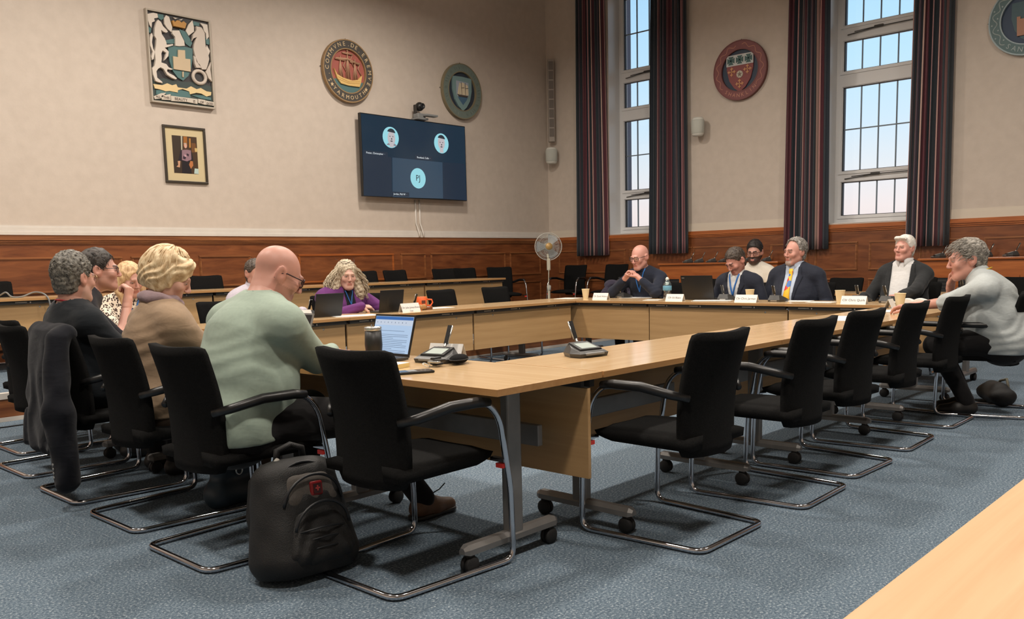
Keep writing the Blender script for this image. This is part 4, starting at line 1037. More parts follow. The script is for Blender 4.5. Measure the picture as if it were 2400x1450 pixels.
class Person:
    def __init__(s, label, hc, rz, lean=8, curve=8, s_=1., hs=1., head=(0, 0, 0), side=0, wide=1., belly=0., skin=(206, 150, 128), group=None, twist=0, hz=.135, fem=False, neck_r=.056):
        sk_ = np.array(lin(*skin)[:3]); s.s, s.hs, s.skin, s.fem = s_, hs, (sk_*.86+.14*sk_.mean())*.95, fem
        s.rz = rz; hip_z = .555
        l1, l2 = math.radians(lean), math.radians(lean+curve); sd = math.sin(math.radians(side))
        d1 = nrm((sd, math.sin(l1), math.cos(l1))); d2 = nrm((sd, math.sin(l2), math.cos(l2))); hd = nrm((sd*.6, math.sin(l2)*.9+.12, math.cos(l2)))
        # torso length chosen so that the head comes out at the wanted height
        Lh = hz*hs
        L = (hc[2]-hip_z-hd[2]*Lh)/(d1[2]*.55+d2[2]*.45)
        s.pel = V3(0, 0, hip_z); s.waist = s.pel+d1*L*.30; s.chest = s.pel+d1*L*.55+d2*L*.10; s.nb = s.pel+d1*L*.55+d2*L*.45
        s.hc = s.nb+hd*Lh; s.d1, s.d2 = d1, d2
        # place so that hc hits the wanted spot
        c, n = math.cos(rz), math.sin(rz); s.c, s.n = c, n
        s.loc = V3(hc[0]-(s.hc[0]*c-s.hc[1]*n), hc[1]-(s.hc[0]*n+s.hc[1]*c), 0)
        tw = math.radians(twist); s.xs = V3(math.cos(tw), math.sin(tw), 0); s.fw = nrm(np.cross(V3(0, 0, 1), s.xs))
        sw = .185*s_*wide*(.92 if fem else 1)
        shc = s.pel+d1*L*.55+d2*L*.235
        s.shR, s.shL = shc+s.xs*sw, shc-s.xs*sw
        s.HR = rotm(*head); s.wide, s.belly, s.neck_r = wide, belly, neck_r
        s.kneeR, s.kneeL = V3(.12*s_, .43*s_, .515), V3(-.12*s_, .43*s_, .515)
        s.ankR, s.ankL = V3(.12*s_, .40*s_, .10), V3(-.12*s_, .40*s_, .10)
        s.label = label; s.arms = {}; s.group = group; s.hands = []; s.L = L
        s.obj = None; s.back = -.5
    def w2l(s, p):
        d = V3(*p)-s.loc; return V3(d[0]*s.c+d[1]*s.n, -d[0]*s.n+d[1]*s.c, d[2])
    def arm(s, side, wrist, pole=None, hand=None, world=True):
        """wrist target (world); hand=(finger dir, palm normal, curl) in world"""
        S = s.shR if side == 'R' else s.shL; sg = 1 if side == 'R' else -1
        W = s.w2l(wrist) if world else V3(*wrist)
        E, W = ik(S, W, .285*s.s, .255*s.s, (sg*.55, -.25, -1) if pole is None else pole)
        s.arms[side] = (S, E, W)
        if hand:
            r = lambda v: nrm((v[0]*s.c+v[1]*s.n, -v[0]*s.n+v[1]*s.c, v[2]))
            s.hands.append((W, r(hand[0]), r(hand[1]), hand[2], side, nrm(W-E)))
        return s
    def H(s, p):  # head local -> person local
        return s.hc+s.HR @ (V3(*p)*s.hs)
    def torso(s, sd, off=0., k=.05):
        w, S = s.wide, s.s; x = s.xs
        sd.cap(s.pel-V3(0, .02, .03), s.waist, .128*S*w+off, .118*S*w+off, k, x, 1.35)
        sd.cap(s.waist, s.chest, .118*S*w+off, .122*S+off, k, x, 1.36)
        sd.cap(s.chest, s.chest*.35+s.nb*.65, .118*S+off, .085*S+off, k, x, 1.45)
        sd.cap(s.shL*.94+s.shR*.06, s.shR*.94+s.shL*.06, .056*S+off, .056*S+off, k)
        for sh in (s.shL, s.shR): sd.cap(s.nb+V3(0, -.012, -.035), sh*.75+s.nb*.25, .058*S+off*.6, .056*S+off, k)
        if s.belly: sd.ell(s.waist+s.fw*(.05+.05*s.belly), V3(.15, .12, .15)*S*w*(1+.12*s.belly)+off, None, .08)
        if s.fem:
            for g in (-1, 1): sd.ell(s.chest+s.fw*.085*S+x*g*.075*S-s.d1*.05, V3(.075, .075, .08)*S+off, None, .06)
        return sd
    def legs(s, sd, off=0.):
        S = s.s
        for hx, kn, an in ((.095*S, s.kneeR, s.ankR), (-.095*S, s.kneeL, s.ankL)):
            sd.cap((hx, -.02, .55), kn, .092*S*min(1.15, s.wide)+off, .062*S+off, .05); sd.cap(kn, an, .058*S+off, .040*S+off, .04)
        sd.cap((-.09*S, -.05, .545), (.09*S, -.05, .545), .105*S*min(1.2, s.wide)+off, None, .05)
        return sd
    def armprims(s, sd, off=0., upto=1., k=.03, parts='RL'):
        S = s.s
        for sdx in parts:
            if sdx not in s.arms: continue
            A, E, W = s.arms[sdx]; f = 1.0 if not s.fem else .9
            sd.cap(A, E, .051*S*f*max(1, s.wide*.96)+off, .043*S*f+off, k)
            if upto > 0: Wp = E+(W-E)*min(1, upto); r1 = .043*S*f; r2 = .029*S*f; sd.cap(E, Wp, r1+off, r1+(r2-r1)*upto+off*(.9), k)
        return sd
    def headprims(s, sd, beard=0.):
        h = s.hs; H = s.H; R = s.HR.T
        E = lambda c, r, k=.03: sd.ell(H(c), V3(*r)*h, R, k*h)
        E((0, -.018, .035), (.076, .096, .088)); E((0, .022, -.030), (.060, .070, .088), .04)
        E((0, .068, -.098), (.026, .022, .020), .03)
        for g in (-1, 1):
            sd.cap(H((g*.052, -.005, -.055)), H((g*.020, .066, -.100)), .020*h, .016*h, .03*h)
            E((g*.040, .066, -.022), (.024, .020, .020), .025); sd.sub(H((g*.031, .108, .008)), V3(.019, .020, .012)*h, R, .012*h)
            E((g*.031, .080, .006), (.0145, .0125, .0125), .004)
            E((g*.0100, .103, -.034), (.0065, .009, .006), .008)
            E((g*.079, -.012, -.004), (.010, .023, .035), .010); E((g*.087, -.021, .003), (.006, .020, .033), .006); sd.sub(H((g*.094, -.010, .002)), V3(.009, .011, .017)*h, R, .006*h)
        sd.cap(H((-.034, .090, .026)), H((.034, .090, .026)), .0085*h, None, .018*h)
        sd.cap(H((0, .094, .016)), H((0, .1125, -.027)), .0065*h, .0098*h, .014*h)
        sd.cap(H((-.018, .0865, -.062)), H((.018, .0865, -.062)), .0052*h, None, .008*h); sd.cap(H((-.015, .0855, -.0725)), H((.015, .0855, -.0725)), .0055*h, None, .008*h)
        if beard: sd.ell(H((0, .052, -.082)), V3(.058, .050, .045)*h*(1+.05*beard), R, .02)
        return sd
    def neckprims(s, sd, off=0.):
        nr = s.neck_r*s.s*(.86 if s.fem else 1)
        sd.cap(s.nb+V3(0, -.012, -.03), s.H((0, -.022, -.06)), nr*1.06+off, nr*.95+off, .035); return sd
    def handprims(s, sd, hand):
        W, f, n, curl, side, fa = hand; S = s.s*(.9 if s.fem else 1)*1.04; n = nrm(n-f*(n@f)); l = np.cross(n, f)*(1 if side == 'R' else -1)
        # l points to the thumb side
        K = W+f*.088*S
        sd.cap(W-fa*.03, W+f*.02*S, .027*S, .026*S, .02, l, 1.12)
        for i in range(4):
            r = K+l*(.031-.0205*i)*S-f*(.004*abs(i-1.2))*S
            sd.cap(W+f*.012*S+l*(.016-.011*i)*S, r, .0145*S, .0115*S, .012)
        for i, ln in enumerate((.074, .082, .076, .060)):
            p = K+l*(.031-.0205*i)*S-f*(.004*abs(i-1.2))*S; a = 0; sp = (.10-.07*i)*(1-curl)
            for j, (fr, rr) in enumerate(((.46, .0100), (.30, .0088), (.24, .0078))):
                a += curl*[1.25, 1.45, 1.0][j]; d = nrm(f*math.cos(a)+n*math.sin(a)+l*sp*math.cos(a)); q = p+d*ln*fr*S*1.05
                sd.cap(p, q, rr*S*1.06, rr*S*.95, .004); p = q
        p = W+f*.022*S+l*.026*S+n*.008*S
        for j, (ln, rr) in enumerate(((.044, .0135), (.034, .0112), (.027, .0098))):
            d = nrm(l*(.80-.30*j-.35*curl)+f*(.62+.2*j)+n*(.25+.35*curl)); q = p+d*ln*S; sd.cap(p, q, rr*S, rr*S*.92, .006); p = q
        return sd
    def build_body(s, fine=.005, beard=0., paint=None):
        sd = Sdf(); s.torso(sd, -.012); s.legs(sd, -.012); s.armprims(sd, -.002)
        s.neckprims(sd)
        for a in (s.ankR, s.ankL): sd.cap(a, a+V3(0, .02, -.05), .034, .03, .03); sd.cap(a+V3(0, -.02, -.055), a+V3(0, .15, -.07), .036, .028, .03)
        base = sdf_mesh(sd, .014, lambda Fd, X, Y, Z: np.maximum(Fd, (s.back+.012+.02*np.clip((.9-Z)*2, -1, 1)-Y)+0*X).astype(np.float32), it=1)
        hdm = Sdf(); s.headprims(hdm, beard); s.neckprims(hdm)
        hm = sdf_mesh(hdm, fine, it=1)
        L = [base, hm]
        for hd_ in s.hands:
            q = Sdf(); s.handprims(q, hd_); L.append(sdf_mesh(q, min(fine, .0042), it=1))
        V, Q = joinVQ(L); cols = np.tile(s.skin, (len(V), 1))
        hv = (V-s.hc) @ s.HR/s.hs; isH = np.zeros(len(V), bool); isH[len(base[0]):len(base[0])+len(hm[0])] = True
        x, y, z = hv[:, 0], hv[:, 1], hv[:, 2]; ax = np.abs(x)
        red = s.skin*np.array([1.0, .74, .70])
        def mixc(mask, c, a): cols[mask] = cols[mask]*(1-a)+np.asarray(c)*a
        mixc(isH & (y > .05) & (z < .0) & (z > -.05) & (ax < .06), red, .16)
        mixc(isH & (ax > .078) & (y < .02), red, .28)
        mixc(isH & (y > .075) & (ax < .021) & (z < -.0575) & (z > -.0775), s.skin*np.array([.72, .42, .40]), .75)
        mixc(isH & (y > .078) & (ax < .048) & (ax > .014) & (z < .016) & (z > -.004), s.skin*.55, .55)
        mixc(isH & (y > .09) & (ax < .013) & (z < -.035) & (z > -.046), s.skin*.5, .6)
        if paint: paint(s, isH, x, y, z, ax, mixc)
        s.obj = np_obj('person', (V, Q), 'skin', None, cols)
        s.obj.location = s.loc; s.obj.rotation_euler = (0, 0, s.rz); tag(s.obj, s.label, 'person', s.group)
        return s.obj
    def eyes(s, look=(0, 0), lid=.5):
        for g in (-1, 1):
            mb = MB().smooth(); M = Matrix.Translation(s.H((g*.031, .0805, .006))) @ Matrix([list(r)+[0] for r in s.HR]+[[0, 0, 0, 1]]); r = .0128*s.hs
            mb.xf(M); mb.mat(0).ball((0, .0012*s.hs, 0), r, 10, 8, (1.05, 1, lid))
            mb.mat(1).ball((look[0]*r*.4, r*.52, min(0, look[1])*r*.15), r*.60, 8, 6, (1, 1, min(1, lid*1.5)))
            mb.build('eye', ['eye_white', 'eye_dark'], s.obj, True)
    def garment(s, name, mat, off=.014, sleeve=1.0, hem=.47, neck=.012, h=.009, fold=.004, ff=3.2, cut=None, arms='RL', legs=False, torso=True, extra=None, seat=True, arm_off=None):
        sd = Sdf()
        if torso: s.torso(sd, off)
        s.armprims(sd, off*.95 if arm_off is None else arm_off, sleeve, parts=arms)
        if torso and seat: sd.cap((-.09*s.s, -.045, .55), (.09*s.s, -.045, .55), .105*s.s*min(1.2, s.wide)+off+.006, None, .05)
        if extra: extra(sd)
        nk = Sdf(); s.neckprims(nk, neck)
        lo, hi = sd.bounds(.02)
        def mods(Fd, X, Y, Z):
            if fold: Fd = Fd+fold*wob(X, Y, Z, ff)+fold*.5*np.sin(38*Z+11*X+14*wob(X, Y, Z, 1.3))*np.clip(1.2-3*np.abs(Z-.70), .15, 1)
            if torso:
                N, _ = nk.field(lo, hi, h); N = N[:Fd.shape[0], :Fd.shape[1], :Fd.shape[2]]
                Fd = np.maximum(Fd, -N)
                Fd = np.maximum(Fd, (hem-Z)+0*X+0*Y)
            Fd = np.maximum(Fd, s.back+np.where(Z > .93, -.3*(Z-.93), 0)+.02*np.clip((.9-Z)*2, -1, 1)-Y+0*X)
            if cut: Fd = cut(Fd, X, Y, Z)
            return Fd.astype(np.float32)
        VQ = sdf_mesh(sd, h, mods, lohi=(lo, hi), it=1)
        o = np_obj(name, VQ, mat, s.obj); s.last = VQ; return o
    def trousers(s, mat, h=.012):
        sd = Sdf(); s.legs(sd, .012)
        sd.cap(s.pel-V3(0, .02, .03), s.pel*.6+s.waist*.4, .128*s.s*s.wide+.008, .118*s.s*s.wide+.006, .05, s.xs, 1.33)
        return np_obj('trousers', sdf_mesh(sd, h, lambda Fd, X, Y, Z: np.maximum(Fd+.004*wob(X, Y, Z, 3), s.back+.02-Y+0*X+0*Z).astype(np.float32)), mat, s.obj)
    def shoes(s, mat, detail=False):
        for a in (s.ankR, s.ankL):
            sd = Sdf(); sd.cap(a+V3(0, -.03, -.05), a+V3(0, .06, -.05), .044, .046, .03); sd.cap(a+V3(0, .06, -.056), a+V3(0, .165, -.066), .046, .036, .03); sd.cap(a, a+V3(0, -.01, -.04), .048, .046, .03)
            np_obj('shoe', sdf_mesh(sd, .008, lambda Fd, X, Y, Z: np.maximum(Fd, .004-Z+0*X+0*Y)), mat, s.obj)
            if detail:
                so = Sdf(); so.cap(a+V3(0, -.03, -.085), a+V3(0, .16, -.085), .050, .042, .03, (1, 0, 0), 1.02); sh = kids(s.obj)[-1]
                np_obj('sole', sdf_mesh(so, .008, lambda Fd, X, Y, Z: np.maximum(np.maximum(Fd, .003-Z+0*X+0*Y), Z-.026+0*X+0*Y).astype(np.float32)), 'dark_shoe', [o_ for o_ in bpy.data.objects if o_.name.startswith('shoe') and o_.parent == s.obj][-1])
                la = MB().smooth()
                for q in range(4): c_ = a+V3(0, .045+.022*q, .004-.012*q); la.tube([tuple(c_+V3(-.026, 0, -.012)), tuple(c_+V3(0, .004, .004)), tuple(c_+V3(.026, 0, -.012))], .0035, 5)
                la.tube([tuple(a+V3(.01, .04, .01)), tuple(a+V3(.03, .08, .03)), tuple(a+V3(.05, .10, .06))], .003, 5)
                la.build('laces', 'black_trim', [o_ for o_ in bpy.data.objects if o_.name.startswith('shoe') and o_.parent == s.obj][-1], True)
    def headshape(s, name, mat, prims, cutf=None, h=.006, noise=.0, nf=14., it=1, noisefn=None):
        """mesh in head space; prims(add) where add(c, r, k) adds an ellipsoid; cutf(F,x,y,z) works in head coords"""
        sd = Sdf(); R = s.HR.T
        prims(lambda c, r, k=.03: sd.ell(s.H(c), V3(*r)*s.hs, R, k), lambda a, b, ra, rb=None, k=.02: sd.cap(s.H(a), s.H(b), ra*s.hs, None if rb is None else rb*s.hs, k))
        def mods(Fd, X, Y, Z):
            dx, dy, dz = (X-s.hc[0])/s.hs, (Y-s.hc[1])/s.hs, (Z-s.hc[2])/s.hs; M = s.HR
            x = dx*M[0, 0]+dy*M[1, 0]+dz*M[2, 0]; y = dx*M[0, 1]+dy*M[1, 1]+dz*M[2, 1]; z = dx*M[0, 2]+dy*M[1, 2]+dz*M[2, 2]
            if noisefn is not None: Fd = Fd+noisefn(x, y, z)
            elif noise: Fd = Fd+noise*wob(x, y, z, nf)
            if cutf: Fd = cutf(Fd, x, y, z)
            return Fd.astype(np.float32)
        return np_obj(name, sdf_mesh(sd, h, mods, it=it), mat, s.obj)
    def strands(s, name, mat, paths, r=.004, n=4):
        """paths in head coordinates, joined into one part"""
        mb = MB().smooth()
        for p in paths:
            P = [s.H(q) for q in p]; m = len(P); rr = [r*s.hs*(.25+.75*math.sin(PI*min(1, (i+.6)/(m-.2)))**.6) for i in range(m)]
            mb.tube(P, rr, n, caps=False)
        return mb.build(name, mat, s.obj, True)
    def glasses(s, mat, lensmat=None, w=.027, hgt=.019, rnd=.6, r=.0018, c=(.033, .104, .006), up=None, tmat=None):
        rt = thing_child = None
        mb = MB().smooth(); loops = []
        for g in (-1, 1):
            lp = []
            for i in range(20):
                a = 2*PI*i/20; ca, sa = math.cos(a), math.sin(a); ex = 2/(2+rnd*2)
                lp.append((g*c[0]+w*math.copysign(abs(ca)**ex, ca), c[1]-.010*abs(g*c[0]+w*ca)/.06, c[2]+hgt*math.copysign(abs(sa)**ex, sa)))
            loops.append(lp)
        T = (lambda p: s.H(p)) if up is None else (lambda p: s.H(up(p)))
        for lp in loops: mb.tube([T(p) for p in lp], r*s.hs, 6, closed=True)
        mb.tube([T((-c[0]+w, c[1]-.002, c[2]+.006)), T((0, c[1]+.002, c[2]+.009)), T((c[0]-w, c[1]-.002, c[2]+.006))], r*s.hs, 6)
        for g in (-1, 1):
            mb.tube([T((g*(c[0]+w), c[1]-.010, c[2]+.008)), T((g*(c[0]+w+.012), c[1]-.03, c[2]+.008)), T((g*.082, .01, c[2]+.008)), T((g*.085, -.022, c[2]-.004)), T((g*.082, -.035, c[2]-.03))], r*s.hs, 6)
        o = mb.build('glasses', mat, s.obj, True)
        lm = MB()
        for lp in loops:
            vs = [T(p) for p in lp]; lm.add(vs, [tuple(range(len(vs)))])
        lm.build('lenses', lensmat or 'lens_glass', o)
        return o
    def bvh(s, VQ):
        from mathutils.bvhtree import BVHTree
        return BVHTree.FromPolygons([tuple(v) for v in VQ[0]], [tuple(q) for q in VQ[1]])
    def on_front(s, bv, pts, off=.006, dirv=None):
        """project (x, z) pairs (person local) from the front on a garment"""
        out = []; f = Vector(s.fw) if dirv is None else Vector(dirv)
        for x, z in pts:
            o = Vector((x, 0, z))+f*1.0; hit = bv.ray_cast(o, -f)
            if hit[0] is None: continue
            out.append(tuple(hit[0]+f*off))
        return out
    def lanyard(s, bv, mat, zb=.80, x0=.055, r=.005, w=1.0, xb=0.):
        nz = s.nb[2]; P = []
        for g in (-1, 1):
            pts = [(g*x0*(1-t)+xb*t+s.nb[0]*(1-t), (nz-.0)*(1-t)+zb*t) for t in [i/8 for i in range(9)]]
            q = s.on_front(bv, pts, .006)
            if len(q) > 2: P.append(q)
        mb = MB().smooth()
        for q in P:
            bk = s.nb+V3(0, -.05, .03); mb.tube([tuple(bk)]+q, r, 6)
        return mb.build('lanyard', mat, s.obj, True)
    def collar(s, mat, h=.045, r=None, flaps=True, open_=.5):
        """folded shirt collar round the neck base"""
        r = r or s.neck_r*s.s*(.86 if s.fem else 1)*1.06+.007; ax = nrm(s.hc-s.nb-V3(0, .02, 0)); f = nrm(s.fw-ax*(s.fw@ax)); x = np.cross(f, ax)
        c = s.nb+ax*.015; nu = 30; vs = []
        a0 = PI/2+open_*.5; tot = 2*PI-open_
        for j, (hh, ro) in enumerate(((-.010, .004), (h*.55, -.001), (h*.9, .0), (h*.92, .004), (h*.45, .009), (-.014, .016))):
            for i in range(nu):
                a = a0+tot*i/(nu-1); d = x*math.cos(a)+f*math.sin(a); tip = max(0, 1-min(i, nu-1-i)/4.)
                low = hh-(.030*tip if (j >= 4 and flaps) else 0); ex = .012*tip if j >= 4 else 0
                vs.append(tuple(c+d*(r+ro+ex)+ax*low))
        mb = MB().smooth().grid(vs, nu, 6); o = mb.build('collar', mat, s.obj, True); md = o.modifiers.new('t', 'SOLIDIFY'); md.thickness = .003; return o
plain('eye_white', (158, 148, 142), .4); plain('eye_dark', (40, 30, 26), .2)
m, t, b = newmat('lens_glass'); t.nodes.remove(b); out = t.nodes['Material Output']
tr = t.nodes.new('ShaderNodeBsdfTransparent'); gl = t.nodes.new('ShaderNodeBsdfGlossy'); gl.inputs['Roughness'].default_value = .03; ms = t.nodes.new('ShaderNodeMixShader'); ms.inputs[0].default_value = .12
t.links.new(tr.outputs[0], ms.inputs[1]); t.links.new(gl.outputs[0], ms.inputs[2]); t.links.new(ms.outputs[0], out.inputs[0])
cloth('sage_knit', (148, 163, 150), .9, .07, 7); cloth('navy_knit', (19, 24, 29), .9, .10); cloth('beige_cotton', (146, 124, 101), .8, .10, 9); cloth('black_cloth', (22, 21, 22), .9, .10); cloth('dark_trouser', (30, 28, 28), .9, .10)
cloth('brown_trouser', (62, 50, 40), .9, .10); cloth('purple_knit', (100, 52, 108), .9, .10); cloth('lilac_cotton', (186, 180, 192), .8, .10); cloth('navy_sweat', (36, 41, 54), .9, .10); cloth('navy_suit', (38, 42, 54), .8, .10); cloth('charcoal_suit', (40, 42, 44), .8, .10)
cloth('white_shirt', (206, 206, 206), .8, .10); cloth('blue_shirt', (178, 190, 208), .8, .10); cloth('white_tee', (218, 212, 200), .85, .10); cloth('pale_shirt', (168, 174, 174), .8, .10, 10); cloth('dark_top', (30, 30, 36), .9, .10); cloth('mauve_scarf', (146, 126, 130), .8, .10, 20)
plain('blue_ribbon', (40, 104, 176), .6); plain('red_ribbon', (150, 30, 40), .6); plain('yellow_ribbon', (186, 150, 40), .6)
plain('dark_shoe', (28, 26, 25), .5); plain('brown_shoe', (92, 66, 46), .55, noise=.2, nscale=20)
plain('specs_dark', (52, 24, 26), .3); plain('specs_black', (24, 22, 24), .3); plain('specs_gold', (176, 150, 110), .3, .6)
# leopard print
m, t, b = newmat('leopard_print'); tcn = t.nodes.new('ShaderNodeTexCoord'); mp = t.nodes.new('ShaderNodeMapping'); mp.inputs['Scale'].default_value = (1, 1, .7)
vo = t.nodes.new('ShaderNodeTexVoronoi'); vo.inputs['Scale'].default_value = 62; vo.feature = 'F1'; t.links.new(tcn.outputs['Object'], mp.inputs[0]); t.links.new(mp.outputs[0], vo.inputs['Vector'])
r1 = t.nodes.new('ShaderNodeValToRGB'); r1.color_ramp.interpolation = 'CONSTANT'; el = r1.color_ramp.elements
el[0].position = 0; el[0].color = srgb((70, 46, 38)); el[1].position = .34; el[1].color = srgb((40, 30, 28)); k = el.new(.46); k.color = srgb((220, 206, 188))
t.links.new(vo.outputs['Distance'], r1.inputs[0]); t.links.new(r1.outputs[0], b.inputs['Base Color']); b.inputs['Roughness'].default_value = .8
hairmat('hair_grey_dark', (46, 42, 38), (128, 124, 114), (60, 60, 40)); hairmat('hair_dark', (28, 24, 22), (62, 54, 48), (50, 50, 24)); hairmat('hair_blonde', (176, 142, 98), (236, 216, 178), (70, 24, 24)); hairmat('hair_blonde_long', (170, 130, 92), (226, 196, 150), (70, 70, 5))
hairmat('hair_ash_curl', (150, 134, 110), (216, 204, 180), (60, 60, 30)); hairmat('hair_brown', (44, 36, 32), (92, 80, 70), (60, 40, 40)); hairmat('hair_black', (20, 17, 17), (48, 42, 40), (60, 40, 40)); hairmat('hair_grey', (92, 88, 84), (170, 166, 160), (60, 60, 40)); hairmat('hair_white', (196, 192, 184), (232, 228, 220), (50, 30, 50)); hairmat('hair_grey_mess', (76, 72, 66), (160, 154, 144), (60, 26, 60))

def interp_cut(pts, zb, soft=1.0):
    """hair limit: keep y < Y(z) (piecewise linear) and z > zb"""
    zs = [p[0] for p in pts]; ys = [p[1] for p in pts]
    def f(Fd, x, y, z):
        return np.maximum(np.maximum(Fd, (y-np.interp(z, zs, ys))*.8), (zb-z)*.8)
    return f
SHORT_CUT = [(-.10, -.05), (-.05, -.035), (-.03, -.030), (.005, -.012), (.02, .030), (.05, .046), (.075, .066), (.09, .090), (.13, .12)]
GP = 'people seated around the tables'
# ------------------------------------------------------------------ the thirteen people
def hair_short(p, mat, vol=.010, top=.0, cut=SHORT_CUT, zb=-.085, noise=.004, nf=16., h=.006, dy=0., extra=None):
    def prims(E, Cp):
        E((0, -.020+dy, .036+top*.4), (.077+vol, .097+vol, .089+vol+top))
        E((0, -.050, -.035), (.062+vol*.7, .050+vol*.8, .070), .03)
        if extra: extra(E, Cp)
    def nf_(x, y, z): return noise*wob(x, y, z, nf)+noise*.6*np.sin(90*x+70*y+18*wob(x, y, z, 6))
    return p.headshape('hair', mat, prims, interp_cut(cut, zb), h, noisefn=nf_)
def tufts(p, mat, n, seed, cut=SHORT_CUT, r0=.10, ln=.02, r=.003, curl=.0, zmin=.0, cen=(0, -.02, .036), rad=(.088, .108, .100), sweep=(0, 0, 0), nm='hair_strands', lift=.12):
    rng = random.Random(seed); P = []; zs = [q[0] for q in cut]; ys = [q[1] for q in cut]; k = 0
    while len(P) < n and k < n*20:
        k += 1; th = rng.uniform(0, 2*PI); cz = rng.uniform(-.6, 1); sr = math.sqrt(1-cz*cz); d = (sr*math.cos(th), sr*math.sin(th), cz)
        q = tuple(cen[i]+rad[i]*d[i] for i in range(3))
        if q[2] < zmin or q[1] > np.interp(q[2], zs, ys)-.004: continue
        t1 = np.array((rng.gauss(0, 1), rng.gauss(0, 1), rng.gauss(0, 1)-.8)); t1 = nrm(t1-np.array(d)*(t1@np.array(d))); path = []; a0 = rng.uniform(0, 6.28)
        for i in range(5):
            u = i/4; off = np.array(d)*(ln*lift*(.3+math.sin(PI*u*.85))-.0015-ln*ln*u*u*3)+t1*ln*u*1.1+np.array(sweep)*ln*u*1.5
            if curl: off = off+np.array((math.cos(a0+u*7), math.sin(a0+u*7), math.sin(a0*2+u*5)))*curl
            path.append(tuple(np.array(q)+off))
        P.append(path)
    return p.strands(nm, mat, P, r*.6)
def stubble(col, a, top=-.035):
    c = np.array(lin(*col)[:3])
    def f(p, isH, x, y, z, ax, mixc):
        mixc(isH & (z < top) & (y > -.015) & ~((ax < .020) & (z > -.078) & (z < -.058)), c, a)
        mixc(isH & (ax < .028) & (z > -.056) & (z < -.044) & (y > .085), c, a)
    return f
def brows(col, a=.75):
    c = np.array(lin(*col)[:3])
    def f(p, isH, x, y, z, ax, mixc): mixc(isH & (z > .020) & (z < .034) & (y > .072) & (ax > .010) & (ax < .050), c, a)
    return f
def paints(*fs):
    def f(*a):
        for g in fs: g(*a)
    return f
LR = -PI/2
# 1 bald man in green ------------------------------------------------
p = Person('bald man in a sage green sweater and dark glasses, bent over his laptop', (2.165, 3.43, 1.167), LR, lean=11, curve=21, s_=1.10, hs=1.03, head=(-16, 26, 0), wide=1.24, belly=.5, skin=(202, 142, 122), neck_r=.073, group=GP, hz=.125)
p.back = (1.90-.165)-p.loc[0]
p.kneeR, p.ankR = p.w2l((2.42, 3.22, .515)), p.w2l((2.66, 3.08, .10)); p.kneeL, p.ankL = p.w2l((2.42, 3.62, .515)), p.w2l((2.36, 3.62, .10))
p.arm('R', (2.47, 3.49, .790), hand=((1, .35, -.1), (0, 0, -1), .35)); p.arm('L', (2.45, 3.72, .79), hand=((1, -.3, -.1), (0, 0, -1), .3))
p.build_body(.0048, paint=paints(stubble((120, 84, 66), .45, -.04), brows((110, 70, 55), .5))); p.eyes((0, -.4))
p.garment('sweater', 'sage_knit', .016, 1.0, hem=.475, neck=.006, h=.0085, fold=.0045, ff=2.6)
bv = p.bvh(p.last)
p.trousers('black_cloth'); p.shoes('brown_shoe', True); p.glasses('specs_dark', r=.0030, w=.029, hgt=.019, c=(.033, .106, .004))
mb = MB().smooth(); p.strands('collar_band', 'sage_knit', [[]], .003) if False else None
# 2 beige jacket -----------------------------------------------------
p = Person('woman with a blonde bob in a beige jacket, looking down', (2.035, 4.22, 1.165), LR-.08, lean=-2, curve=12, s_=1.06, hs=1.02, head=(-26, 24, 0), wide=1.15, skin=(212, 158, 136), fem=True, group=GP)
p.back = (1.95-.165)-p.loc[0]
p.arm('R', (2.42, 4.12, .79), hand=((1, .2, -.1), (0, 0, -1), .4)); p.arm('L', (2.42, 4.42, .79))
p.build_body(.0048, paint=brows((150, 110, 80), .4)); p.eyes((0, -.6))
p.garment('jacket', 'beige_cotton', .020, 1.0, hem=.50, neck=.014, h=.0085, fold=.006, ff=3.4); p.trousers('brown_trouser'); p.shoes('dark_shoe')
def scarf(E, Cp):
    pass
sd = Sdf()
for i in range(12):
    a = 2*PI*i/12; b2_ = 2*PI*(i+1)/12; c_ = p.nb+V3(0, -.005, .022)
    P1 = c_+V3(.075*math.cos(a), .075*math.sin(a), -.022*math.sin(a)); P2 = c_+V3(.075*math.cos(b2_), .075*math.sin(b2_), -.022*math.sin(b2_)); sd.cap(P1, P2, .027, None, .02)
np_obj('scarf', sdf_mesh(sd, .007, lambda Fd, X, Y, Z: Fd+.006*wob(X, Y, Z, 9)), 'mauve_scarf', p.obj)
def bobp(E, Cp):
    E((0, -.022, .044), (.098, .118, .108)); E((0, -.062, -.012), (.088, .072, .088), .04)
    for g in (-1, 1): E((g*.072, -.028, -.018), (.026, .046, .068), .03); Cp((g*.062, .058, .082), (g*.080, .018, .020), .018, .012, .03)
    Cp((-.045, .074, .096), (.045, .078, .092), .018, None, .03)
def bobcut(Fd, x, y, z):
    face = np.sqrt((x/.078)**2+((y-.125)/.092)**2+((z+.045)/.100)**2)-1
    nape = np.maximum((-.088-z)*.8, np.where(y < -.03, (-.078-z)*.8, -.5))
    return np.maximum(np.maximum(Fd, -face*.05), nape)
p.headshape('hair', 'hair_blonde', bobp, bobcut, .0055, noisefn=lambda x, y, z: .004*wob(x, y, z, 7)+.0045*np.sin(120*y-55*z+60*np.abs(x)+7*wob(x, y, z, 4)))
rng = random.Random(3); P = []
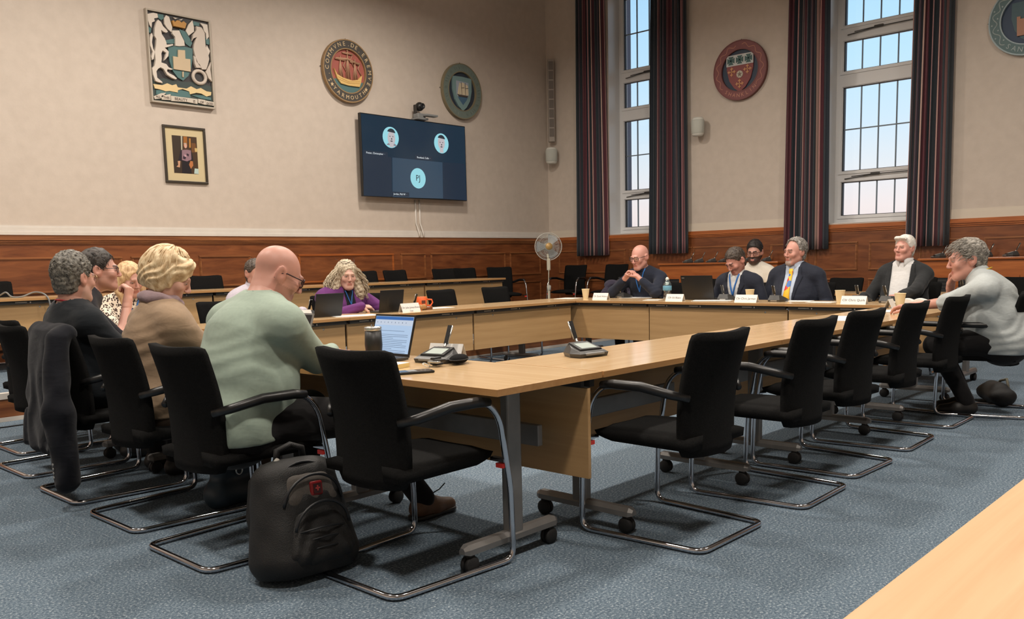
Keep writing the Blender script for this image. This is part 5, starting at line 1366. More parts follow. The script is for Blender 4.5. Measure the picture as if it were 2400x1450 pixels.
for i in range(150):
    th = rng.uniform(-PI, PI); s0 = np.array((0, -.01, .150)); path = []
    for k in range(8):
        u = k/7; ph = (.15+1.55*u)*(.92+.12*rng.random()*0); wv = .012*math.sin(5*u+i)
        x = .100*math.sin(ph)*math.cos(th+.25*u); y = -.018+.120*math.sin(ph)*math.sin(th+.25*u); z = .042+.112*math.cos(ph)+wv*.4
        path.append((x, y, z))
    if path[-1][1] > .03: path = path[:4]
    if path[-1][1] > .06: path = path[:3]
    P.append(path)
p.strands('hair_strands', 'hair_blonde', P, .0045)
# 3 dark sweater -----------------------------------------------------
p = Person('man with curly grey hair and gold glasses in a black sweater, seen from behind', (1.895, 5.03, 1.165), LR, lean=-7, curve=8, s_=1.08, hs=1.04, head=(20, 4, 0), wide=1.10, skin=(204, 146, 124), group=GP, neck_r=.062)
p.back = (1.97-.30)-p.loc[0]
p.arm('R', (2.30, 4.90, .79), hand=((1, .3, 0), (0, 0, -1), .4)); p.arm('L', (2.30, 5.20, .79))
p.build_body(.005, paint=paints(stubble((190, 170, 160), .3), brows((90, 80, 70), .5))); p.garment('sweater', 'navy_knit', .016, 1.0, hem=.47, neck=.010, h=.009, fold=.004); p.trousers('black_cloth'); p.shoes('dark_shoe')
bv = p.bvh(p.last)
hair_short(p, 'hair_grey_dark', .012, .012, zb=-.082, noise=.005, nf=22); tufts(p, 'hair_grey_dark', 520, 5, ln=.020, r=.0026, curl=.003, zmin=.01, rad=(.088, .108, .108), cen=(0, -.02, .040))
p.glasses('specs_gold', r=.0016, w=.024, hgt=.020, rnd=.1)
MB().smooth().tube([tuple(p.nb+V3(.078*math.cos(a), -.006+.078*math.sin(a), .012-.020*math.sin(a))) for a in [2*PI*i/20 for i in range(20)]], .0045, 6, closed=True).build('lanyard', 'red_ribbon', p.obj, True)
# 4 profile man ------------------------------------------------------
p = Person('dark haired man in glasses in profile, chin on his fist', (2.33, 5.76, 1.208), LR-.25, lean=22, curve=8, s_=1.06, hs=1.05, head=(-8, 0, 0), skin=(208, 150, 130), group=GP)
p.arm('R', (2.42, 5.60, 1.000), pole=(.3, .35, -1), hand=((.25, .10, 1), (-.6, .75, 0), .85)); p.arm('L', (2.55, 5.95, .79))
p.build_body(.005, paint=paints(stubble((150, 110, 92), .35), brows((40, 32, 28), .8))); p.eyes((0, 0)); p.garment('shirt', 'dark_top', .013, .05, hem=.47, h=.010); p.trousers('dark_trouser'); p.shoes('dark_shoe')
hair_short(p, 'hair_dark', .009, .008, noise=.003); tufts(p, 'hair_dark', 420, 31, ln=.026, r=.0024, zmin=.02); p.glasses('specs_black', r=.0018, w=.027, hgt=.018)
# 5 animal print -----------------------------------------------------
p = Person('woman with long straight blonde hair in an animal print top', (3.28, 7.50, 1.128), PI, lean=12, curve=10, s_=1.08, hs=1.12, head=(6, 16, 4), skin=(206, 148, 130), fem=True, wide=1.1, group=GP)
p.arm('R', (3.15, 7.10, .79), hand=((.3, -1, 0), (0, 0, -1), .4)); p.arm('L', (3.5, 7.10, .79))
p.build_body(.0055, paint=brows((140, 104, 80), .5)); p.eyes((0, -.5)); p.garment('blouse', 'leopard_print', .014, 1.0, hem=.48, neck=.016, h=.010); p.trousers('dark_trouser'); p.shoes('dark_shoe'); bv = p.bvh(p.last)
def longp(E, Cp):
    E((0, -.022, .040), (.090, .108, .102)); E((0, -.055, -.05), (.085, .050, .12), .04)
    for g in (-1, 1): Cp((g*.076, -.005, .06), (g*.086, .005, -.08), .024, .028, .03); Cp((g*.086, .005, -.08), (g*.082, .055, -.21), .028, .016, .03)
def longcut(Fd, x, y, z):
    face = np.sqrt((x/.066)**2+((y-.125)/.085)**2+((z+.015)/.115)**2)-1; return np.maximum(Fd, -face*.05)
p.headshape('hair', 'hair_blonde_long', longp, longcut, .006, noisefn=lambda x, y, z: .003*np.sin(160*x+60*y+5*wob(x, y, z, 5)))
p.lanyard(bv, 'blue_ribbon', .82, .06, .006)
# 6 hidden person ----------------------------------------------------
p = Person('person in a lilac shirt almost hidden behind the bald man in green', (4.46, 7.45, 1.150), PI, lean=10, curve=6, s_=1.10, hs=1.08, head=(0, 10, 0), skin=(206, 150, 130), group=GP)
p.arm('R', (4.22, 7.10, .79), hand=((.2, -1, 0), (0, 0, -1), .4)); p.arm('L', (4.72, 7.10, .79))
p.build_body(.006); p.eyes(); p.garment('shirt', 'lilac_cotton', .014, 1.0, hem=.48, h=.011, fold=.006, ff=3.5); p.trousers('dark_trouser', .014); p.shoes('dark_shoe'); hair_short(p, 'hair_brown'); p.collar('lilac_cotton')
# 7 purple -----------------------------------------------------------
p = Person('woman with long curly ash blonde hair in a purple cardigan, glasses pushed up', (5.51, 7.45, 1.105), PI, lean=12, curve=10, s_=1.16, hs=1.14, head=(-20, 8, 0), skin=(214, 164, 144), fem=True, wide=1.22, group=GP)
p.arm('R', (5.43, 7.12, .795), pole=(1.2, .2, -1), hand=((1, -.35, -.1), (0, .3, -1), .55)); p.arm('L', (5.72, 7.10, .795), pole=(-1.2, .2, -1))
p.build_body(.0055, paint=brows((170, 140, 110), .4)); p.eyes((0, -.7))
p.garment('top', 'dark_top', .012, -.1, hem=.48, neck=.03, h=.010, fold=0, arms=''); bv = p.bvh(p.last)
p.garment('cardigan', 'purple_knit', .020, 1.0, hem=.48, neck=.022, h=.0095, fold=.005, ff=3., cut=lambda Fd, X, Y, Z: np.maximum(Fd, .01*0-np.maximum(np.abs(X)-.058, .05-Y)+0*Z))
p.trousers('dark_trouser', .014); p.shoes('dark_shoe'); p.lanyard(bv, 'blue_ribbon', .80, .05, .006)
def curlp(E, Cp):
    E((0, -.028, .040), (.096, .112, .104)); E((0, -.06, -.07), (.125, .062, .13), .05)
    for g in (-1, 1): E((g*.098, -.012, -.07), (.045, .055, .12), .04); E((g*.120, .0, -.15), (.052, .050, .09), .04)
def curlcut(Fd, x, y, z):
    face = np.sqrt((x/.062)**2+((y-.13)/.09)**2+((z+.02)/.11)**2)-1; return np.maximum(Fd, -face*.05)
p.headshape('hair', 'hair_ash_curl', curlp, curlcut, .0065, noisefn=lambda x, y, z: .008*wob(x, y, z, 18)+.006*wob(x, y, z, 40))
rng = random.Random(11); P = []
for i in range(170):
    g = rng.choice((-1, 1)); th = rng.uniform(.3, PI*1.15); x0 = g*rng.uniform(.03, .10); y0 = rng.uniform(-.10, .06); z0 = .13-.9*(x0*x0+y0*y0)/.12*.6; ph = rng.uniform(0, 6.28); ln = rng.uniform(.16, .30); rad = rng.uniform(.006, .012); path = []
    if y0 > .03 and abs(x0) < .055: continue
    for k in range(18):
        u = k/17; sx_ = x0+g*(.075*math.sin(u*PI*.62)+.03*u); yy = y0*(1-.4*u)-.02*u; zz = z0-ln*u-.02
        path.append((sx_+rad*math.cos(ph+u*20), yy+rad*math.sin(ph+u*20)+.012*(y0 > 0), zz+rad*.5*math.sin(ph*2+u*20)))
    P.append(path)
p.strands('hair_strands', 'hair_ash_curl', P, .0042)
p.glasses('specs_dark', r=.0018, w=.026, hgt=.018, up=lambda q: (q[0], q[1]*.80-.055+.02*(q[1] > .08), q[2]*.5+.128+(q[1]-.06)*-.18))
# 8 clasped hands ----------------------------------------------------
p = Person('bald man with glasses in a navy sweatshirt, hands clasped before his mouth', (9.05, 6.235, 1.225), PI/2, lean=12, curve=10, s_=1.14, hs=1.20, head=(-5, 14, 0), skin=(214, 150, 132), wide=1.12, group=GP)
p.arm('R', (8.86, 6.305, .985), pole=(.9, .5, -1), hand=((-.1, -.75, .75), (-.2, -.7, -.7), .60)); p.arm('L', (8.86, 6.130, .985), pole=(-.9, .5, -1), hand=((-.15, .75, .75), (-.2, .7, -.7), .55))
p.build_body(.0055, paint=brows((150, 110, 90), .4)); p.eyes((0, -.5)); p.garment('sweatshirt', 'navy_sweat', .016, .72, hem=.48, h=.010, fold=.005); bv = p.bvh(p.last); p.trousers('dark_trouser', .014); p.shoes('dark_shoe'); p.glasses('specs_black', r=.0022)
p.lanyard(bv, 'blue_ribbon', .80, .075, .007); p.collar('navy_sweat', .012, flaps=False, open_=.05)
A, E_, Wl = p.arms['L']; dd = nrm(Wl-E_); MB().smooth().tube([tuple(Wl-dd*.03+(np.cross(dd, V3(0, 0, 1))*math.cos(a)+np.cross(dd, np.cross(dd, V3(0, 0, 1)))*math.sin(a))*.037) for a in [2*PI*i/14 for i in range(14)]], .006, 6, closed=True).build('watch', 'silver', p.obj, True)
# suits --------------------------------------------------------------
def suit(p, jm, sm, open_top=.085, btn=.66, h=.0095, sleeve=.97, low=.035):
    p.garment('shirt', sm, .012, 0., hem=.50, neck=.006, h=h, fold=.002, arms=''); bv = p.bvh(p.last)
    zt = p.nb[2]-.01
    def wv(Z): return np.interp(Z, [btn-.16, btn, zt-.08, zt+.05], [low*1.5, low, open_top, open_top*1.05])
    def cut(Fd, X, Y, Z):
        front = Y-(p.waist[1]+(p.nb[1]-p.waist[1])*np.clip((Z-p.waist[2])/(p.nb[2]-p.waist[2]+1e-6), -.3, 1.2)+.005)
        return np.maximum(Fd, np.minimum(wv(Z)-np.abs(X), front)+0*X)
    def lap(Fd, X, Y, Z):
        front = Y-(p.waist[1]+(p.nb[1]-p.waist[1])*np.clip((Z-p.waist[2])/(p.nb[2]-p.waist[2]+1e-6), -.3, 1.2)+.035); w0 = wv(Z)-.002
        band = np.maximum(w0-np.abs(X), np.abs(X)-(w0+.005+np.interp(Z, [btn, zt-.10, zt-.09, zt], [.0, .058, .045, .03])))
        return np.maximum(np.maximum(Fd, band), np.maximum(np.maximum(.0-front, Z-zt-.01), btn-Z)+0*X)
    p.garment('jacket', jm, .022, sleeve, arm_off=.013, hem=.47, neck=.014, h=h, fold=.0045, ff=2.8, cut=cut)
    jv = p.bvh(p.last)
    p.garment('lapel', jm, .031, 0., hem=.50, neck=.014, h=h*.9, fold=.0045, ff=2.8, cut=lap, arms='')
    p.collar(sm); return bv
# 9 looking down -----------------------------------------------------
p = Person('young man in a navy jacket with a blue lanyard, looking down behind the black laptop', (9.10, 4.955, 1.150), PI/2-.05, lean=6, curve=10, s_=1.12, hs=1.17, head=(-12, 32, 4), skin=(206, 140, 122), wide=1.08, group=GP)
p.arm('R', (8.95, 5.14, .645), hand=((-1, -.2, 0), (0, 0, -1), .4)); p.arm('L', (8.95, 4.80, .645), hand=((-1, .2, 0), (0, 0, -1), .4))
p.build_body(.0055, paint=paints(stubble((120, 84, 74), .45), brows((50, 38, 32), .8))); p.eyes((0, -.8)); bv = suit(p, 'navy_suit', 'white_shirt'); p.trousers('dark_trouser', .014); p.shoes('dark_shoe'); hair_short(p, 'hair_brown', .009, .006, noise=.003); tufts(p, 'hair_brown', 380, 9, ln=.024, r=.0024, zmin=.03)
p.lanyard(bv, 'blue_ribbon', .76, .06, .009)
# 10 white tee -------------------------------------------------------
p = Person('bearded young man with round dark glasses in a white T-shirt', (11.10, 5.755, 1.255), PI/2+.1, lean=4, curve=6, s_=1.14, hs=1.20, head=(6, 10, 0), skin=(208, 150, 132), group=GP)
p.arm('R', (10.82, 6.0, .66)); p.arm('L', (10.80, 5.55, .66), hand=((-1, .2, -.2), (0, 0, -1), .4))
dk = (40, 28, 26)
p.build_body(.0058, beard=1., paint=paints(stubble(dk, .93, -.030), brows((26, 20, 20), .9))); p.eyes((0, -.4)); p.garment('t_shirt', 'white_tee', .014, -.2, hem=.48, neck=.016, h=.011, fold=.004); p.trousers('dark_trouser', .014); p.shoes('dark_shoe')
hair_short(p, 'hair_black', .011, .014, noise=.004); tufts(p, 'hair_black', 320, 13, ln=.022, r=.0026, zmin=.06, rad=(.088, .108, .112)); p.glasses('specs_black', r=.0024, w=.025, hgt=.021, rnd=.1)
# 11 yellow tie ------------------------------------------------------
p = Person('grey curly haired man in a navy suit and bright yellow patterned tie', (9.25, 4.315, 1.238), PI/2, lean=2, curve=6, s_=1.20, hs=1.17, head=(-20, 2, -3), skin=(208, 146, 128), wide=1.12, belly=.7, group=GP)
p.arm('R', (9.00, 4.50, .645), hand=((-.8, -.5, 0), (0, 0, -1), .4)); p.arm('L', (9.02, 4.08, .645), hand=((-.8, .5, 0), (0, 0, -1), .4))
def goatee(p, isH, x, y, z, ax, mixc): mixc(isH & (ax < .034) & (z < -.078) & (y > .045), np.array(lin(168, 160, 152)[:3]), .75); mixc(isH & (ax > .022) & (ax < .036) & (z < -.05) & (z > -.08) & (y > .06), np.array(lin(120, 104, 96)[:3]), .6)
p.build_body(.0055, paint=paints(goatee, brows((70, 58, 52), .7))); p.eyes((0, .05)); bv = suit(p, 'navy_suit', 'blue_shirt', open_top=.075, btn=.60, low=.055); p.trousers('dark_trouser', .014); p.shoes('dark_shoe')
RC = [(-.10, -.05), (-.03, -.030), (.005, -.014), (.03, .020), (.06, .022), (.10, .030), (.13, .06)]
hair_short(p, 'hair_grey', .014, .004, cut=RC, noise=.006, nf=24, zb=-.075); tufts(p, 'hair_grey', 420, 17, cut=RC, ln=.022, r=.0028, curl=.004, zmin=-.06, lift=.2, rad=(.092, .110, .102))
zk = p.nb[2]-.005; ty = MB().smooth(); rows = []
for i in range(13):
    u = i/12; z = zk-.02-(zk-.02-.66)*u; w_ = np.interp(u, [0, .10, .16, 1], [.020, .024, .018, .044]); q_ = p.on_front(bv, [(-w_, z), (-w_*.3, z), (w_*.3, z), (w_, z)], .012 if u > .12 else .020)
    if len(q_) == 4: rows.append(q_)
ty.grid([v for r_ in rows for v in r_], 4, len(rows))
m, t, b = newmat('tie_silk'); tcn = t.nodes.new('ShaderNodeTexCoord'); nz = t.nodes.new('ShaderNodeTexVoronoi'); nz.inputs['Scale'].default_value = 18; t.links.new(tcn.outputs['Object'], nz.inputs['Vector'])
sp = t.nodes.new('ShaderNodeSeparateXYZ'); t.links.new(nz.outputs['Color'], sp.inputs[0])
r1 = t.nodes.new('ShaderNodeValToRGB'); r1.color_ramp.interpolation = 'CONSTANT'; el = r1.color_ramp.elements; el[0].position = 0; el[0].color = srgb((232, 180, 32)); el[1].position = .55; el[1].color = srgb((206, 52, 44))
for p_, c_ in ((.68, (66, 110, 180)), (.80, (232, 180, 32)), (.92, (190, 196, 214))): k = el.new(p_); k.color = srgb(c_)
t.links.new(sp.outputs[0], r1.inputs[0]); t.links.new(r1.outputs[0], b.inputs['Base Color']); b.inputs['Roughness'].default_value = .5
o = ty.build('tie', 'tie_silk', p.obj, True); md = o.modifiers.new('t', 'SOLIDIFY'); md.thickness = .006
# 12 white hair ------------------------------------------------------
p = Person('white haired man in a charcoal jacket and open white shirt, head up', (9.25, 3.150, 1.245), PI/2, lean=0, curve=4, s_=1.12, hs=1.02, head=(-14, -4, -2), skin=(214, 150, 132), wide=1.0, belly=.5, group=GP, hz=.150)
p.arm('R', (8.92, 3.42, .78)); p.arm('L', (8.72, 2.98, .800), hand=((-.6, .75, -.1), (0, 0, -1), .3))
p.build_body(.0052, paint=brows((190, 176, 160), .4)); p.eyes((0, .1)); bv = suit(p, 'charcoal_suit', 'white_shirt', open_top=.095, btn=.56, low=.085); p.trousers('dark_trouser', .014); p.shoes('dark_shoe')
hair_short(p, 'hair_white', .012, .006, noise=.003, nf=9, extra=lambda E, Cp: Cp((-.045, .082, .088), (.05, .070, .096), .022, None, .03))
# 13 pale shirt ------------------------------------------------------
p = Person('man with tousled grey hair in a pale shirt, leaning on his hand at the right', (7.05, 1.953, 1.135), 0.25, lean=8, curve=24, s_=1.08, hs=1.16, head=(15, 6, 0), skin=(206, 144, 124), wide=1.15, belly=.3, group=GP, hz=.12)
p.arm('L', (7.02, 2.32, .790), pole=(-.5, -.1, -1), hand=((.1, 1, 0), (0, 0, -1), .3)); p.arm('R', (7.15, 2.09, .945), pole=(.6, .8, -.8), hand=((-.25, -.30, 1), (-.3, -1, -.15), .35))
p.kneeR, p.ankR = V3(.16, .42, .515), V3(.10, .22, .10); p.kneeL, p.ankL = V3(-.12, .42, .515), V3(-.10, .20, .10)
p.build_body(.0052, paint=brows((120, 100, 84), .5)); p.eyes((0, 0)); p.garment('shirt', 'pale_shirt', .018, .02, hem=.46, neck=.008, h=.009, fold=.007, ff=3.4); p.trousers('black_cloth', .012); p.shoes('dark_shoe'); p.collar('pale_shirt', .05)
hair_short(p, 'hair_grey_mess', .013, .006, noise=.005, nf=12); tufts(p, 'hair_grey_mess', 420, 21, ln=.034, r=.0024, zmin=.02, sweep=(.1, .6, .0), lift=.22)
MB().smooth().tube([tuple(p.nb+V3(.078*math.cos(a), -.006+.080*math.sin(a), .030-.030*math.sin(a))) for a in [2*PI*i/20 for i in range(20)]], .0050, 6, closed=True).build('lanyard', 'yellow_ribbon', p.obj, True)
# ------------------------------------------------------------------ things on the tables
T = TZ
def make_mic():
    t = thing('microphone_unit', '', 'microphone', group='conference microphone units')
    bot = [(-.095, -.078), (.095, -.078), (.104, -.01), (.066, .078), (-.066, .078), (-.104, -.01)]
    mid = [(x*1.0, y, .020) for x, y in bot]
    top = [(-.084, -.062, .030), (.084, -.062, .030), (.088, -.005, .046), (.050, .056, .068), (-.050, .056, .068), (-.088, -.005, .046)]
    vs = [(x*.94, y*.94, 0) for x, y in bot]+mid+top
    fs = [(5, 4, 3, 2, 1, 0)]+[(i, (i+1) % 6, 6+(i+1) % 6, 6+i) for i in range(6)]+[(6+i, 6+(i+1) % 6, 12+(i+1) % 6, 12+i) for i in range(6)]+[(12, 13, 14), (12, 14, 17), (17, 14, 15), (17, 15, 16)]
    MB().add(vs, fs).build('base', 'charcoal_plastic', t)
    q = lambda x, y, o: (x, y, .030+(y+.062)*.30+o)
    MB().add([q(-.070, -.052, .008), q(.070, -.052, .008), q(.060, .040, .008), q(-.060, .040, .008), q(-.074, -.056, -.004), q(.074, -.056, -.004), q(.064, .044, -.004), q(-.064, .044, -.004)], [(0, 1, 2, 3), (4, 5, 1, 0), (5, 6, 2, 1), (6, 7, 3, 2), (7, 4, 0, 3)]).build('bezel', 'black_plastic', t)
    MB().add([q(-.052, -.044, .0092), q(.052, -.044, .0092), q(.048, .020, .0092), q(-.048, .020, .0092)], [(0, 1, 2, 3)]).build('touch_screen', 'screen_pale', t)
    MB().b2((-.060, -.088, .012), (.060, -.070, .024), bev=.003).build('button_bar', 'grey_plastic', t)
    MB().add([(-.035, .0785, .006), (.035, .0785, .006), (.035, .0785, .017), (-.035, .0785, .017), (-.035, .074, .006), (.035, .074, .006), (.035, .074, .017), (-.035, .074, .017)], [(1, 0, 3, 2), (0, 1, 5, 4), (2, 3, 7, 6)]).build('name_plate', 'silver', t)
    p0, p1, p2 = V3(0, .040, .060), V3(0, .058, .082), V3(0, .098, .168); st = MB()
    sk = MB().smooth().tube([tuple(p0), tuple(p1)], .007, 8); sk.build('neck', 'silver', t)
    d = nrm(p2-p1); n_ = np.cross(d, V3(1, 0, 0)); sec = lambda c, w, th: [tuple(c+V3(a*w, 0, 0)+n_*b_*th) for a, b_ in ((-1, -1), (1, -1), (1, 1), (-1, 1))]
    MB().add(sec(p1, .010, .006)+sec(p2, .012, .007), [(0, 1, 5, 4), (1, 2, 6, 5), (2, 3, 7, 6), (3, 0, 4, 7), (4, 5, 6, 7), (3, 2, 1, 0)]).build('microphone_stick', 'black_plastic', t)
    ed = MB().smooth()
    for sgn in (-1, 1): ed.tube([tuple(p1+V3(sgn*.011, 0, 0)), tuple(p2+V3(sgn*.013, 0, 0))], .004, 6)
    ed.build('stick_edge', 'silver', t)
    return t
M0 = make_mic(); _mu = []
def mic(x, y, rz, label, z=T):
    if not _mu: _mu.append(1); M0.location = (x, y, z); M0.rotation_euler = (0, 0, rz); M0['label'] = label; return M0
    return dup(M0, (x, y, z), rz, label)
mic(3.40, 2.68, -.15, 'microphone unit standing alone on the right table')
mic(2.84, 3.13, -PI/2+.15, 'microphone unit beside the open laptop at the bare corner')
FQ = PI/2
mic(8.95, 6.42, FQ, 'microphone unit behind the name card of the clasped hands man')
mic(8.72, 4.86, FQ, 'microphone unit in front of the man looking down')
mic(8.56, 4.18, FQ, 'microphone unit in front of the yellow tie')
mic(8.72, 3.38, FQ, 'microphone unit left of the white haired man, behind his name card')
mic(8.62, 3.06, FQ-.2, 'microphone unit half hidden by paper cups at the right end of the far table')
mic(5.98, 7.00, PI, 'microphone unit behind the name card of the woman in purple')
mic(4.72, 7.05, PI, 'microphone unit behind the bald man in green, by the dark laptop lid')
mic(10.82, 3.02, FQ, 'microphone unit on the window row table, seen past the pale shirt')
for i, (y, lab) in enumerate(((7.60, 'leftmost microphone unit stored on the first radiator cabinet'), (7.40, 'second microphone unit from the left on the first radiator cabinet'), (7.17, 'third microphone unit from the left on the first radiator cabinet'), (6.96, 'fourth microphone unit on the first radiator cabinet'), (6.56, 'microphone unit on the first radiator cabinet beside dark hair'), (6.24, 'microphone unit right of the white T-shirt, on the first radiator cabinet'))):
    mic(12.40, y, PI+.5, lab, 1.125)
for y, lab in ((3.78, 'microphone unit at the left end of the right radiator cabinet'), (3.22, 'microphone unit behind the ear of the tousled man, on the right cabinet'), (2.92, 'rightmost microphone unit stored on the right radiator cabinet')):
    mic(12.40, y, PI+.5, lab, 1.125)
def tent(x, y, rz, label, lines=(), w=.22, h=.078, mat='paper', z=T, size=.034):
    t = thing('name_card', label, 'name card', (x, y, z), rz, 'folded name cards on the tables'); d = .034
    mb = MB()
    for s in (-1, 1):
        nn = nrm((0, h*s, d)); a = V3(-w/2, s*d, 0); b_ = V3(w/2, s*d, 0); c_ = V3(w/2, 0, h); e_ = V3(-w/2, 0, h); o = nn*.0006
        mb.add([tuple(q) for q in (a+o, b_+o, c_+o, e_+o, a-o, b_-o, c_-o, e_-o)], [(0, 1, 2, 3) if s < 0 else (3, 2, 1, 0), (4, 7, 6, 5) if s < 0 else (5, 6, 7, 4), (0, 4, 5, 1), (1, 5, 6, 2), (2, 6, 7, 3), (3, 7, 4, 0)])
    mb.build('card', mat, t)
    if lines:
        tm = MB(); up = nrm((0, -d, h)); nn = nrm((0, h, d))
        for k, ln in enumerate(lines):
            v_, f_ = text_mesh(ln, size if k == 0 else size*.75, .0002); c = V3(0, d, 0)+up*(h*.52-.036*k)+nn*.0011
            tm.add([tuple(c+V3(-1, 0, 0)*a+up*b_+nn*zz) for a, b_, zz in v_], [f for f in f_])
        tm.build('lettering', 'ink', t)
    return t
tent(8.50, 6.42, FQ, 'name card in front of the clasped hands man', ('Cllr David Adams',), size=.029)
tent(8.38, 5.30, FQ, 'name card beside the water bottle', ('Cllr Ed Blake',), size=.032)
tent(8.36, 4.42, FQ, 'name card below the paper cup, left of the yellow tie', ('Cllr Chris Jarman',), .25, size=.032)
tent(8.30, 3.27, FQ, 'name card between two paper cups on the far table', ('Cllr Chris Quirk',), .24, size=.032)
tent(7.80, 2.76, .1, 'small blank name card seen edge on beside a paper cup', (), .16)
tent(5.79, 6.80, PI, 'name card in front of the woman in purple', ('Cllr Julie Jones-Evans', 'Chair'), .24, .085, 'paper', T, .028)
tent(4.58, 6.92, PI, 'name card partly hidden by the green sweater sleeve', ('Cllr C Jenkin',), .22)
tent(2.94, 3.18, -PI/2+.2, 'blank white name card behind the microphone near the bare corner', (), .2)
# laptops -------------------------------------------------------------
def laptop(x, y, rz, label, w=.31, d=.215, open_=105, screen=None, lidmat='black_plastic', badge=False):
    """user at local -y"""
    t = thing('laptop', label, 'laptop', (x, y, T), rz)
    b_ = MB().b2((-w/2, -d/2, .003), (w/2, d/2, .016), bev=.003).build('base', 'charcoal_plastic', t)
    MB().b2((-w/2+.02, -d/2+.07, .016), (w/2-.02, d/2-.02, .0175)).build('keyboard', 'black_plastic', b_)
    MB().b2((-.045, -d/2+.010, .016), (.045, -d/2+.06, .0168)).build('touchpad', 'grey_plastic', b_)
    a = math.radians(open_-90); up = V3(0, math.sin(a), math.cos(a)); nn = V3(0, -math.cos(a), math.sin(a)); o = V3(0, d/2, .012); H_ = d*1.0
    def slab(x0, x1, u0, u1, n0, n1): return [tuple(o+V3(xx, 0, 0)+up*u+nn*n_) for n_ in (n0, n1) for xx, u in ((x0, u0), (x1, u0), (x1, u1), (x0, u1))]
    F6 = [(0, 1, 2, 3), (7, 6, 5, 4), (0, 4, 5, 1), (1, 5, 6, 2), (2, 6, 7, 3), (3, 7, 4, 0)]
    ld = MB().add(slab(-w/2, w/2, 0, H_, -.004, .004), F6).build('lid', lidmat, t)
    MB().add(slab(-w/2+.008, w/2-.008, .016, H_-.010, .004, .0046), F6).build('screen', screen[0] if screen else 'black_trim', ld)
    if screen:
        for nm, mt, x0, x1, u0, u1 in screen[1]:
            MB().add(slab(x0*w, x1*w, u0*H_, u1*H_, .0046, .0050), F6).build(nm, mt, ld)
    if badge: MB().add(slab(w/2-.045, w/2-.012, H_-.030, H_-.022, -.0046, -.004), F6).build('badge', 'silver', ld)
    return t
emis('doc_blue', (176, 202, 232), .95); emis('doc_bar', (40, 104, 178), .9); emis('doc_ribbon', (196, 208, 226), .95); emis('doc_line', (110, 130, 158), .8); emis('doc_dark', (60, 76, 100), .8)
lines_ = [('title_bar', 'doc_bar', -.47, .47, .87, .945), ('ribbon', 'doc_ribbon', -.47, .47, .74, .87)]
for k in range(13):
    u = .60-.042*k-(.05 if k > 0 else 0)
    if u > .08: lines_.append(('text_line', 'doc_line', -.40, .40 if k % 3 else (.05 if k % 2 else .30), u, u+.010))
for k in range(9): lines_.append(('toolbar_icon', 'doc_dark' if k % 2 else 'doc_line', -.42+.09*k, -.405+.09*k, .79, .82))
laptop(2.70, 3.475, -PI/2, 'open laptop with a lit document in front of the bald man in green', .315, .215, 106, ('doc_blue', lines_))
laptop(2.66, 4.30, -PI/2, 'laptop in front of the woman in the beige jacket', .31, .21, 108, ('black_trim', []), 'grey_plastic')
laptop(5.62, 7.00, PI, 'black laptop lid in front of the woman in purple', .30, .215, 100)
laptop(4.86, 7.00, PI, 'black laptop lid beside the cheek of the bald man in green', .31, .215, 104)
laptop(8.80, 5.17, FQ, 'black laptop with a small silver badge, in front of the man looking down', .40, .27, 103, badge=True)
# papers --------------------------------------------------------------
def sheet(x, y, rz, label, w=.21, d=.297, z=T, n=1, mat='paper'):
    mb = MB()
    for k in range(n): mb.box((.012*math.sin(k*5), .012*math.cos(k*3), .0008+.0016*k), (w, d, .0014), .06*math.sin(k*7))
    o = mb.build('paper_sheet' if n == 1 else 'paper_stack', mat); o.location = (x, y, z+.0005); o.rotation_euler = (0, 0, rz); return tag(o, label, 'paper', 'papers on the tables')
sheet(6.42, 2.56, PI/2+.1, 'large white paper behind the second and third chairs of the right row', .34, .50)
sheet(7.30, 2.52, .2, 'stack of white papers near the arm of the man in the pale shirt', .24, .32, n=5)
sheet(5.10, 6.78, 1.2, 'white papers spread in front of the woman in purple', .25, .42)
sheet(6.40, 7.02, 1.4, 'white paper beside the orange mug', .21, .29)
sheet(8.62, 7.02, .2, 'white paper on the far corner table', .30, .26)
sheet(9.02, 6.20, .1, 'open white folder under the elbows of the clasped hands man', .32, .42, n=2)
sheet(8.52, 5.68, .3, 'white paper left of the water bottle', .21, .18)
sheet(8.55, 4.93, .3, 'white papers right of the black laptop', .22, .40, n=3)
sheet(8.70, 3.98, .2, 'white paper right of the yellow tie microphone', .24, .24)
sheet(8.55, 3.68, .0, 'white paper left of the paper cup', .21, .26)
sheet(5.85, 9.85, .3, 'white paper on the platform table behind the beige jacket', .21, .29, .96)
# book ---------------------------------------------------------------
bk = thing('open_book', 'thick open book with white pages in front of the white haired man', 'book', (8.62, 2.84, T), FQ+.25)
for s in (-1, 1):
    vs = []; nu = 9
    for j, y in enumerate((-.12, .12)):
        for i in range(nu): u = i/(nu-1); vs.append((s*.17*u, y, .012+.030*math.sin(PI*min(1, u*1.15+.08))*(1-.5*u)+.006))
    lo = [(x, y, .006) for x, y, z in vs]; n = len(vs); f = []
    for i in range(nu-1): f.append((i, i+1, nu+i+1, nu+i)); f.append((i, n+i, n+i+1, i+1)); f.append((nu+i, nu+i+1, n+nu+i+1, n+nu+i))
    f.append((nu-1, n+nu-1, n+2*nu-1, 2*nu-1)); MB().add(vs+lo, f).build('pages', 'paper', bk)
MB().b2((-.178, -.125, .0005), (.178, .125, .006)).build('cover', colmat((70, 66, 64)), bk)
